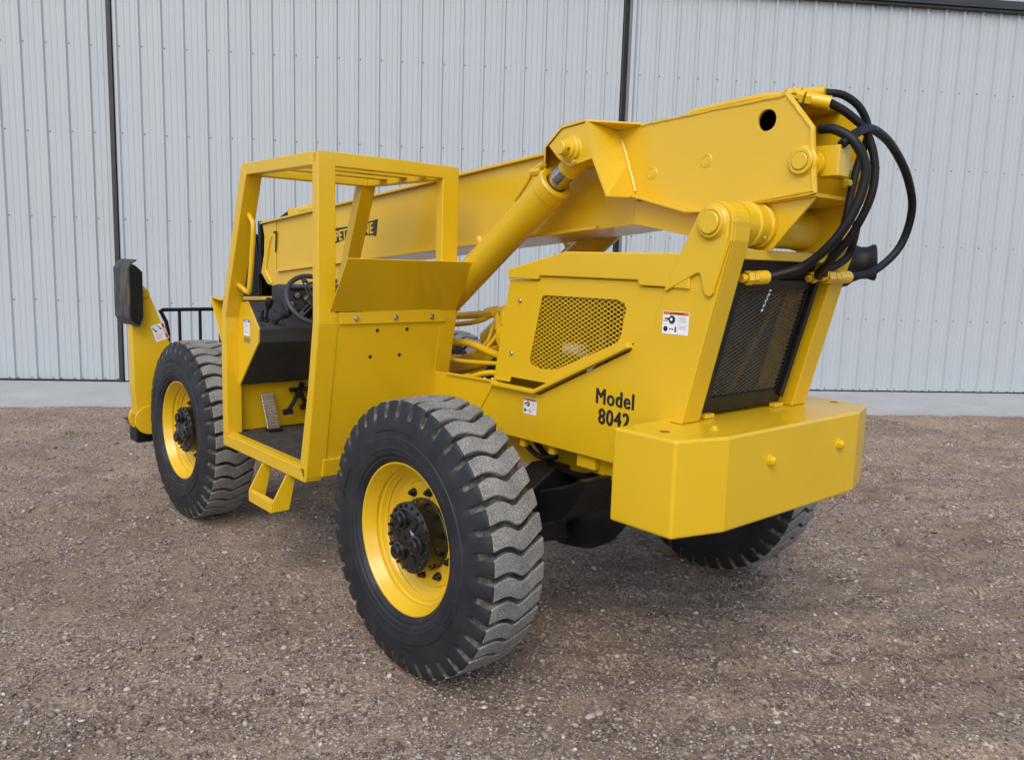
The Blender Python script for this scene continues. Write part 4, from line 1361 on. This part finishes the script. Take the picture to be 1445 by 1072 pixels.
lever((-1.77, 0.13, 1.50), (-1.755, 0.128, 1.528), 0.008)
# steering wheel
swp = empty("steering_wheel", (-1.66, 0.43, 1.625), cab)
cw_ = Vector((-1.66, 0.43, 1.625)); axw = Vector((0.80, -0.05, 0.60)).normalized()
uu = axw.orthogonal().normalized(); ww = axw.cross(uu)
uu = Vector((0, 1, 0)) - axw * axw.y; uu.normalize(); ww = axw.cross(uu)
mb = MB()
ring = [cw_ + (uu * math.cos(t) + ww * math.sin(t)) * 0.178 for t in [2 * math.pi * i / 48 for i in range(49)]]
mb.tube(ring, 0.016, 12, caps=False)
mb.build("wheel_rim", M_PLAST, swp)
for a in (100, 220, 340):
    mb = MB()
    t = math.radians(a)
    e = cw_ + (uu * math.cos(t) + ww * math.sin(t)) * 0.170
    s = (uu * -math.sin(t) + ww * math.cos(t)) * 0.012
    c0 = cw_ - axw * 0.03
    mb.bar(c0 + s, e + s * 0.9, 0.010, 0.008, axw); mb.bar(c0 - s, e - s * 0.9, 0.010, 0.008, axw)
    mb.bar(e - (uu * math.cos(t) + ww * math.sin(t)) * 0.035, e, 0.034, 0.012, axw)
    mb.build("wheel_spoke", M_PLAST, swp, 0.002)
mb = MB(); mb.lathe([(-0.20, 0.030), (-0.06, 0.034), (-0.055, 0.046), (-0.015, 0.042), (-0.008, 0.03), (-0.008, 0.0)], cw_, axw, 24); mb.build("wheel_boss", M_BLK, swp)
# pedals
mb = MB()
p0, p1 = Vector((-1.955, 0.285, 0.775)), Vector((-2.055, 0.285, 0.995))
mb.bar(p0, p1, 0.085, 0.010, (1, 0, 0.45))
pd = mb.build("accelerator_pedal", M_STEEL, cab, 0.002)
mb = MB()
for i in range(11):
    for j in range(4):
        c = p0.lerp(p1, (i + 0.7) / 12.0) + Vector((0.006, -0.032 + 0.021 * j + 0.0, 0.003))
        mb.add([c + Vector((0, -0.008, 0)), c + Vector((-0.0035, 0, -0.0078)) * -1, c + Vector((0, 0.008, 0)), c + Vector((-0.0035, 0, -0.0078)) * 1, c + Vector((0.003, 0, 0.001))],
               [(0, 1, 4), (1, 2, 4), (2, 3, 4), (3, 0, 4)])
st = mb.build("tread_stud", M_STEEL, pd); st["kind"] = "stuff"
mb = MB(); mb.box(-1.99, -1.92, 0.24, 0.335, 0.757, 0.775); mb.build("pedal_base", M_BLK, cab, 0.003)
mb = MB()
mb.bar((-2.075, 0.54, 1.03), (-2.01, 0.475, 0.955), 0.030, 0.055, (1, 0, 0.6))
mb.bar((-2.02, 0.485, 0.965), (-1.975, 0.40, 0.880), 0.026, 0.034, (1, 0, 0.6))
mb.bar((-1.985, 0.365, 0.868), (-1.965, 0.425, 0.878), 0.042, 0.034)
mb.bar((-2.04, 0.515, 0.99), (-2.01, 0.545, 0.895), 0.022, 0.030, (1, 0, 0.3))
mb.bar((-2.02, 0.51, 0.885), (-2.01, 0.575, 0.895), 0.042, 0.032)
mb.cyl((-2.045, 0.44, 1.005), (-2.045, 0.62, 1.005), 0.014, 12)
mb.tube([(-2.06, 0.52, 1.04), (-2.0, 0.53, 1.02), (-1.99, 0.55, 0.96), (-2.05, 0.56, 0.92)], 0.006, 6, spline=4)
mb.build("brake_pedal", M_BLK, cab, 0.003)
mb = MB()
mb.lathe([(0, 0.05), (0.02, 0.055), (0.05, 0.05), (0.05, 0.0)], (-1.30, 0.46, 1.16), (0.3, -0.7, 0.3), 20)
mb.tube([(-1.30, 0.46, 0.757), (-1.30, 0.46, 1.16)], 0.03, 10)
mb.box(-1.45, -1.02, 0.46, 0.82, 1.16, 1.22)
mb.build("seat", M_PLAST, cab, 0.02)
# step under the door sill
stp = empty("step", (-1.30, -0.05, 0.55), cab)
def strap(x):
    mb = MB()
    mb.hexa([(x, 0.05, 0.679), (x + 0.115, 0.05, 0.679), (x + 0.115, 0.044, 0.679), (x, 0.044, 0.679),
             (x - 0.03 + 0.0, -0.085, 0.47), (x + 0.085, -0.085, 0.47), (x + 0.085, -0.091, 0.47), (x - 0.03, -0.091, 0.47)])
    return mb
for x in (-1.490, -1.175):
    mb = MB()
    mb.ext([(x, 0.055, 0.679), (x, -0.005, 0.679), (x, -0.085, 0.535), (x, -0.085, 0.475), (x, 0.01, 0.475)], (0.010, 0, 0))
    mb.build("step_hanger", M_YEL, stp, 0.002)
mb = MB()
mb.box(-1.4795, -1.1755, -0.085, 0.010, 0.475, 0.483); mb.box(-1.4795, -1.1755, -0.092, -0.0845, 0.468, 0.530); mb.box(-1.4795, -1.1755, -0.0840, -0.055, 0.522, 0.530)
tr = mb.build("step_tread", M_YEL, stp, 0.002)
mb = MB()
for i in range(12):
    x = -1.46 + 0.024 * i
    for y in (-0.078, -0.064):
        mb.lathe([(0, 0.006), (0.004, 0.004), (0.004, 0)], (x, y, 0.530), (0, 0, 1), 6)
mb.build("grip_stud", M_YEL, tr)

# ---- hoses at the boom rear
def hose(pts, r=0.024):
    mb = MB(); mb.tube(pts, r, 14, spline=7); return mb.build("hose", M_HOSE, tele)
def fitting(p0, p1, r=0.024):
    mb = MB()
    a, b = Vector(p0), Vector(p1)
    d = b - a; L = d.length
    mb.cyl(a, a + d * 0.35, r * 0.75, 12); mb.lathe([(0, r * 1.0), (0, r * 1.25), (L * 0.22, r * 1.25), (L * 0.22, r)], a + d * 0.18, d, 6, 0, False)
    mb.lathe([(0, r * 0.9), (0, r * 1.15), (L * 0.15, r * 1.15), (L * 0.15, r)], a + d * 0.44, d, 6, 0, False)
    mb.cyl(a + d * 0.58, b, r * 1.2, 14)
    mb.build("hose_fitting", M_YEL, tele)
H1 = [(1.245, 1.205, 2.563), (1.29, 1.27, 2.525), (1.34, 1.335, 2.455), (1.37, 1.37, 2.33), (1.365, 1.37, 2.20), (1.31, 1.36, 2.06), (1.23, 1.37, 1.96), (1.13, 1.43, 1.885), (1.095, 1.50, 1.868)]
H2 = [(1.24, 1.15, 2.455), (1.31, 1.145, 2.445), (1.385, 1.165, 2.39), (1.42, 1.20, 2.28), (1.39, 1.19, 2.13), (1.32, 1.17, 2.005), (1.21, 1.16, 1.91), (1.12, 1.10, 1.868), (1.09, 1.075, 1.860)]
H3 = [(1.225, 1.20, 2.606), (1.27, 1.26, 2.598), (1.31, 1.33, 2.55), (1.33, 1.37, 2.46), (1.315, 1.34, 2.34), (1.31, 1.31, 2.22), (1.30, 1.30, 2.10), (1.23, 1.36, 1.985), (1.15, 1.45, 1.905), (1.10, 1.535, 1.872)]
H4 = [(1.345, 1.135, 2.385), (1.36, 1.20, 2.43), (1.355, 1.31, 2.465), (1.345, 1.43, 2.465), (1.32, 1.62, 2.43), (1.29, 1.85, 2.33), (1.26, 2.0, 2.19), (1.21, 2.02, 2.02), (1.15, 1.90, 1.90), (1.115, 1.72, 1.869)]
hose(H2, 0.0195); hose(H4, 0.0185); hose(H1, 0.017); hose(H3, 0.0155)
fitting((1.05, 0.955, 1.853), (1.09, 1.08, 1.860))
fitting((1.10, 1.50, 1.866), (1.115, 1.725, 1.869))
fitting((1.06, 1.46, 1.855), (1.10, 1.55, 1.880), 0.02)
mb = MB(); mb.tube([(1.085, 1.56, 1.895), (1.11, 1.63, 1.925), (1.13, 1.68, 1.965), (1.16, 1.66, 2.03), (1.25, 1.50, 2.10)], 0.018, 10, spline=6); mb.build("hose", M_HOSE, tele)
fitting((1.09, 1.13, 2.602), (1.245, 1.205, 2.562))
fitting((1.06, 1.18, 2.615), (1.225, 1.20, 2.606), 0.021)
mb = MB()
mb.tube([(1.09, 1.13, 2.602), (0.95, 1.12, 2.605), (0.6, 1.15, 2.59)], 0.016, 10, spline=4)
mb.hexhead((1.12, 1.10, 2.597), (0, 0, 1), 0.022, 0.020)
mb.build("oil_line", M_YEL, tele)
# plumbing in the gap between cab and engine
mb = MB()
mb.tube([(-2.6, 1.30, 1.42), (-1.7, 1.22, 1.50), (-0.95, 1.15, 1.565), (-0.62, 1.08, 1.61), (-0.45, 1.0, 1.62)], 0.024, 12, spline=5)
mb.tube([(-2.6, 1.24, 1.36), (-1.7, 1.16, 1.44), (-0.98, 1.13, 1.515), (-0.70, 1.10, 1.60)], 0.016, 10, spline=5)
mb.cyl((-0.80, 1.12, 1.588), (-0.70, 1.10, 1.602), 0.034, 8); mb.cyl((-0.60, 1.07, 1.612), (-0.52, 1.04, 1.618), 0.034, 8)
mb.tube([(-1.2, 1.05, 1.36), (-0.85, 1.0, 1.41), (-0.6, 1.0, 1.37), (-0.35, 0.95, 1.36)], 0.022, 12, spline=5)
mb.tube([(-1.1, 0.95, 1.30), (-0.75, 0.93, 1.31), (-0.35, 0.92, 1.34)], 0.013, 10, spline=5)
mb.tube([(-0.62, 0.85, 1.235), (-0.52, 0.86, 1.27), (-0.42, 0.88, 1.285), (-0.30, 0.90, 1.265)], 0.017, 10, spline=5)
mb.tube([(-0.66, 1.10, 1.60), (-0.72, 1.10, 1.52), (-0.75, 1.08, 1.42), (-0.85, 1.05, 1.34)], 0.012, 10, spline=5)
mb.tube([(-0.58, 1.05, 1.60), (-0.60, 1.03, 1.48), (-0.68, 1.0, 1.38)], 0.012, 10, spline=5)
mb.cyl((-0.64, 1.08, 1.60), (-0.64, 1.08, 1.50), 0.030, 12); mb.cyl((-0.54, 1.03, 1.62), (-0.54, 1.03, 1.54), 0.026, 12)
mb.cyl((-0.62, 0.85, 1.235), (-0.68, 0.85, 1.215), 0.028, 8)
mb.build("oil_line", M_YEL, tele)
mb = MB()
mb.cyl((-0.72, 1.15, 1.10), (-0.56, 1.15, 1.56), 0.07, 24)
mb.bar((-1.6, 1.30, 1.12), (-0.5, 1.12, 1.40), 0.12, 0.10)
mb.lathe([(0.0, 0.0), (0.0, 0.13), (0.06, 0.15), (0.22, 0.15), (0.26, 0.11), (0.26, 0.0)], (-0.36, 1.15, 1.48), (-1, 0, 0), 28)
mb.build("transmission_housing", M_YEL, tele, 0.008)
mb = MB(); mb.tube([(-0.62, 0.98, 1.10), (-0.58, 1.0, 1.25), (-0.50, 1.05, 1.37), (-0.35, 1.08, 1.40)], 0.06, 16, spline=5); mb.build("intake_hose", M_HOSE, tele)

# ---- front stabiliser
stb = empty("stabilizer", (-3.82, 0.05, 0.55), tele)
mb = MB()
arm = [(-0.050, 1.40), (0.005, 1.72), (0.033, 1.633), (0.069, 1.606), (0.099, 1.534), (0.225, 1.193), (0.34, 0.90), (0.34, 0.62), (0.12, 0.50), (0.02, 0.52), (-0.035, 0.60), (-0.047, 0.84)]
mb.ext([(-3.75, y, z) for y, z in arm], (-0.13, 0, 0))
am = mb.build("stabilizer_arm", M_YEL, stb, 0.004)
mb = MB(); mb.lathe([(0, 0.045), (0.006, 0.043), (0.012, 0.030), (0.020, 0.028), (0.020, 0.0)], (-3.75, 0.045, 1.565), (1, 0, 0), 24); mb.build("pad_pin", M_YEL, stb)
mb = MB()
for x in (-3.90, -3.735):
    mb.mark().ext([(x, 0.055 + 0.115 * math.cos(t), 0.565 + 0.115 * math.sin(t)) for t in [2 * math.pi * i / 24 for i in range(24)]], (0.02, 0, 0))
mb.build_each("pivot_lug", M_YEL, stb, 0.003)
mb = MB(); mb.box(-3.98, -3.80, -0.03, 0.14, 0.37, 0.49); mb.box(-3.95, -3.80, 0.0, 0.6, 0.49, 0.62); mb.build("stabilizer_housing", M_BLK, stb, 0.01)
mb = MB()
# foot pad: a dished plate with bent lips, seen on edge
prof = [(-0.030, 1.832), (-0.070, 1.805), (-0.096, 1.760), (-0.096, 1.385), (-0.072, 1.335), (-0.020, 1.308)]
th = [(-0.022, 1.824), (-0.060, 1.796), (-0.080, 1.752), (-0.080, 1.392), (-0.062, 1.346), (-0.016, 1.318)]
mb.ext([(-4.03, y, z) for y, z in prof + th[::-1]], (0.375, 0, 0))
o = mb.build("foot_pad", M_PAD, stb, 0.004)
mb = MB()
for x in (-4.02, -3.672):
    mb.mark().ext([(x, -0.079, 1.750), (x, -0.079, 1.393), (x, -0.061, 1.347), (x, -0.015, 1.320), (x, 0.012, 1.385), (x, 0.015, 1.735), (x, -0.035, 1.785), (x, -0.059, 1.794)], (0.012, 0, 0))
mb.build_each("pad_web", M_BLK, stb, 0.003)
def armP(u, v, l):
    b = Vector((-3.75, 0.130, 1.180)); du = Vector((0, 0.93, 0.31)).normalized(); dv = Vector((0, -0.31, 0.93)).normalized()
    p = b + du * u + dv * v
    return (p.x + l, p.y, p.z)
decal("danger_decal", armP, 0.105, 0.135, stb, True, "danger")

# ---- fork carriage in front of the boom
fc = empty("fork_carriage", (-4.6, YM, 1.0), tele)
mb = MB()
ztop = 1.388
mb.tube([(-4.52, 0.47, 0.72), (-4.50, 0.47, 1.18), (-4.50, 0.455, 1.28), (-4.50, 0.405, 1.385), (-4.50, 0.43, ztop), (-4.50, 2.13, ztop), (-4.50, 2.155, 1.385), (-4.50, 2.11, 1.28), (-4.50, 2.09, 0.72)], 0.017, 10)
mb.build("backrest_rail", M_BLK, fc)
for i in range(9):
    mb = MB(); mb.cyl((-4.50, 0.572 + 0.1835 * i, 0.72), (-4.50, 0.572 + 0.1835 * i, ztop), 0.014, 10); mb.build("backrest_bar", M_BLK, fc)
mb = MB(); mb.mark().box(-4.62, -4.52, 0.42, 2.14, 0.60, 0.72); mb.mark().box(-4.62, -4.52, 0.42, 2.14, 0.16, 0.26); mb.build_each("carriage_beam", M_BLK, fc, 0.006)
for y in (0.66, 1.78):
    mb = MB(); mb.prism([(-4.63, 0.80), (-4.70, 0.80), (-4.72, 0.10), (-6.62, 0.055), (-6.66, 0.035), (-4.70, 0.03), (-4.63, 0.10)], y, y + 0.12); mb.build("fork", M_BLK, fc, 0.006)
mb = MB()
for y0, y1 in ((1.09, 1.12), (1.38, 1.41)):
    mb.prism([(-4.44, 0.62), (-4.50, 1.30), (-4.44, 1.96), (-4.38, 2.07), (-4.20, 2.12), (-4.05, 2.07), (-4.0, 1.86), (-3.98, 1.6), (-4.02, 0.9), (-4.15, 0.62)], y0, y1)
mb.box(-4.46, -4.42, 1.121, 1.379, 0.7, 1.98)
mb.cyl((-4.12, 1.06, 1.95), (-4.12, 1.44, 1.95), 0.05, 20); mb.cyl((-4.2, 1.05, 0.82), (-4.2, 1.45, 0.82), 0.06, 20)
mb.build("carriage_upright", M_BLK, fc, 0.004)
mb = MB()
mb.tube([(-4.18, 1.07, 2.04), (-4.22, 1.05, 1.96), (-4.20, 1.04, 1.80), (-4.25, 1.05, 1.62), (-4.20, 1.06, 1.45)], 0.018, 10, spline=6)
mb.tube([(-4.10, 1.07, 2.02), (-4.12, 1.04, 1.90), (-4.08, 1.05, 1.70), (-4.14, 1.05, 1.50), (-4.10, 1.06, 1.30)], 0.016, 10, spline=6)
mb.cyl((-3.98, 1.20, 1.95), (-4.30, 1.20, 1.25), 0.05, 20)
mb.build("tilt_cylinder", M_BLK, fc)
mb = MB(); mb.box(-3.99, -3.935, 1.09, 1.475, 1.72, 2.185); mb.build("wear_block", M_BLK, fc, 0.006)

# ------------------------------------------------------------------ loose stones and weeds
def make_stones():
    t = (1 + 5 ** 0.5) / 2
    ico = np.array([(-1, t, 0), (1, t, 0), (-1, -t, 0), (1, -t, 0), (0, -1, t), (0, 1, t), (0, -1, -t), (0, 1, -t), (t, 0, -1), (t, 0, 1), (-t, 0, -1), (-t, 0, 1)]) / math.hypot(1, t)
    fac = np.array([(0, 11, 5), (0, 5, 1), (0, 1, 7), (0, 7, 10), (0, 10, 11), (1, 5, 9), (5, 11, 4), (11, 10, 2), (10, 7, 6), (7, 1, 8), (3, 9, 4), (3, 4, 2), (3, 2, 6), (3, 6, 8), (3, 8, 9), (4, 9, 5), (2, 4, 11), (6, 2, 10), (8, 6, 7), (9, 8, 1)])
    octa = np.array([(1, 0, 0), (-1, 0, 0), (0, 1, 0), (0, -1, 0), (0, 0, 1), (0, 0, -1)], float)
    ofac = np.array([(0, 2, 4), (2, 1, 4), (1, 3, 4), (3, 0, 4), (2, 0, 5), (1, 2, 5), (3, 1, 5), (0, 3, 5)])
    def scatter(K, base, fac_, smin, smean, spread, smax, dmax, power):
        nv = len(base)
        d = 2.6 + dmax * rng.random(K) ** power
        ang = math.atan2(CF.y, CF.x) + (rng.random(K) - 0.5) * math.radians(96)
        x = CAM_XY[0] + d * np.cos(ang); y = CAM_XY[1] + d * np.sin(ang)
        n = (x - CAM_XY[0]) * N_DIR[0] + (y - CAM_XY[1]) * N_DIR[1]
        size = np.clip(smean * np.exp(rng.normal(0, spread, K)), smin, smax)
        dens = vnoise(x * 0.9, y * 0.9, 21) + 0.6 * vnoise(x * 3, y * 3, 22)
        keep = (n < 10.5) & (dens + rng.random(K) * 0.8 > 0.10)
        x, y, size = x[keep], y[keep], size[keep]
        K = len(x)
        z = ground_height(x, y) + size * 0.2
        P = base[None] * (0.7 + 0.6 * rng.random((K, nv, 1)))
        sc = np.stack([0.8 + 0.8 * rng.random(K), 0.7 + 0.5 * rng.random(K), 0.4 + 0.45 * rng.random(K)], -1)
        P = P * sc[:, None, :] * size[:, None, None]
        th = rng.random(K) * 2 * math.pi
        c, s = np.cos(th)[:, None], np.sin(th)[:, None]
        tl = (rng.random(K) - 0.5)[:, None] * 0.9
        X, Y, Z = P[..., 0], P[..., 1], P[..., 2]
        X, Z = X * np.cos(tl) - Z * np.sin(tl), X * np.sin(tl) + Z * np.cos(tl)
        V = np.stack([X * c - Y * s + x[:, None], X * s + Y * c + y[:, None], Z + z[:, None]], -1).reshape(-1, 3)
        return V, (fac_[None] + (np.arange(K) * nv)[:, None, None]).reshape(-1, 3)
    V1, F1 = scatter(150000, octa, ofac, 0.0025, 0.0052, 0.35, 0.011, 9.0, 1.35)
    V2, F2 = scatter(9000, ico, fac, 0.006, 0.0085, 0.38, 0.022, 8.5, 1.5)
    V = np.concatenate([V1, V2]); F = np.concatenate([F1, F2 + len(V1)])
    me = bpy.data.meshes.new("gravel_stones")
    me.vertices.add(len(V)); me.vertices.foreach_set("co", V.ravel())
    me.loops.add(F.size); me.loops.foreach_set("vertex_index", F.ravel())
    me.polygons.add(len(F)); me.polygons.foreach_set("loop_start", np.arange(len(F)) * 3)
    me.update(calc_edges=True)
    me.materials.append(M_STONE)
    o = bpy.data.objects.new("gravel_stones", me)
    COL.objects.link(o)
    tag(o, "loose grey and brown gravel stones strewn over the yard", kind="stuff")
make_stones()
def weed(x, y, label):
    mb = MB()
    z = float(ground_height(np.array([x]), np.array([y]))[0])
    for i in range(16):
        a = random.uniform(0, 6.28); l = random.uniform(0.02, 0.05); h = random.uniform(0.015, 0.04)
        p = Vector((x + random.uniform(-0.05, 0.05), y + random.uniform(-0.05, 0.05), z))
        d = Vector((math.cos(a), math.sin(a), 0)); s = Vector((-d.y, d.x, 0)) * 0.004
        mb.add([p - s, p + s, p + d * l * 0.6 + s * 0.8 + Vector((0, 0, h)), p + d * l * 0.6 - s * 0.8 + Vector((0, 0, h)), p + d * l + Vector((0, 0, h * 0.8))], [(0, 1, 2, 3), (3, 2, 4)])
    o = mb.build("weed", M_GRASS, None, origin=(x, y, z))
    tag(o, label, "weed", "weeds in the gravel")
weed(-6.30, 0.05, "small green weed sprouting in the gravel beside the concrete, left one")
weed(-6.30, 0.75, "small green weed sprouting in the gravel nearer the stabilizer leg")
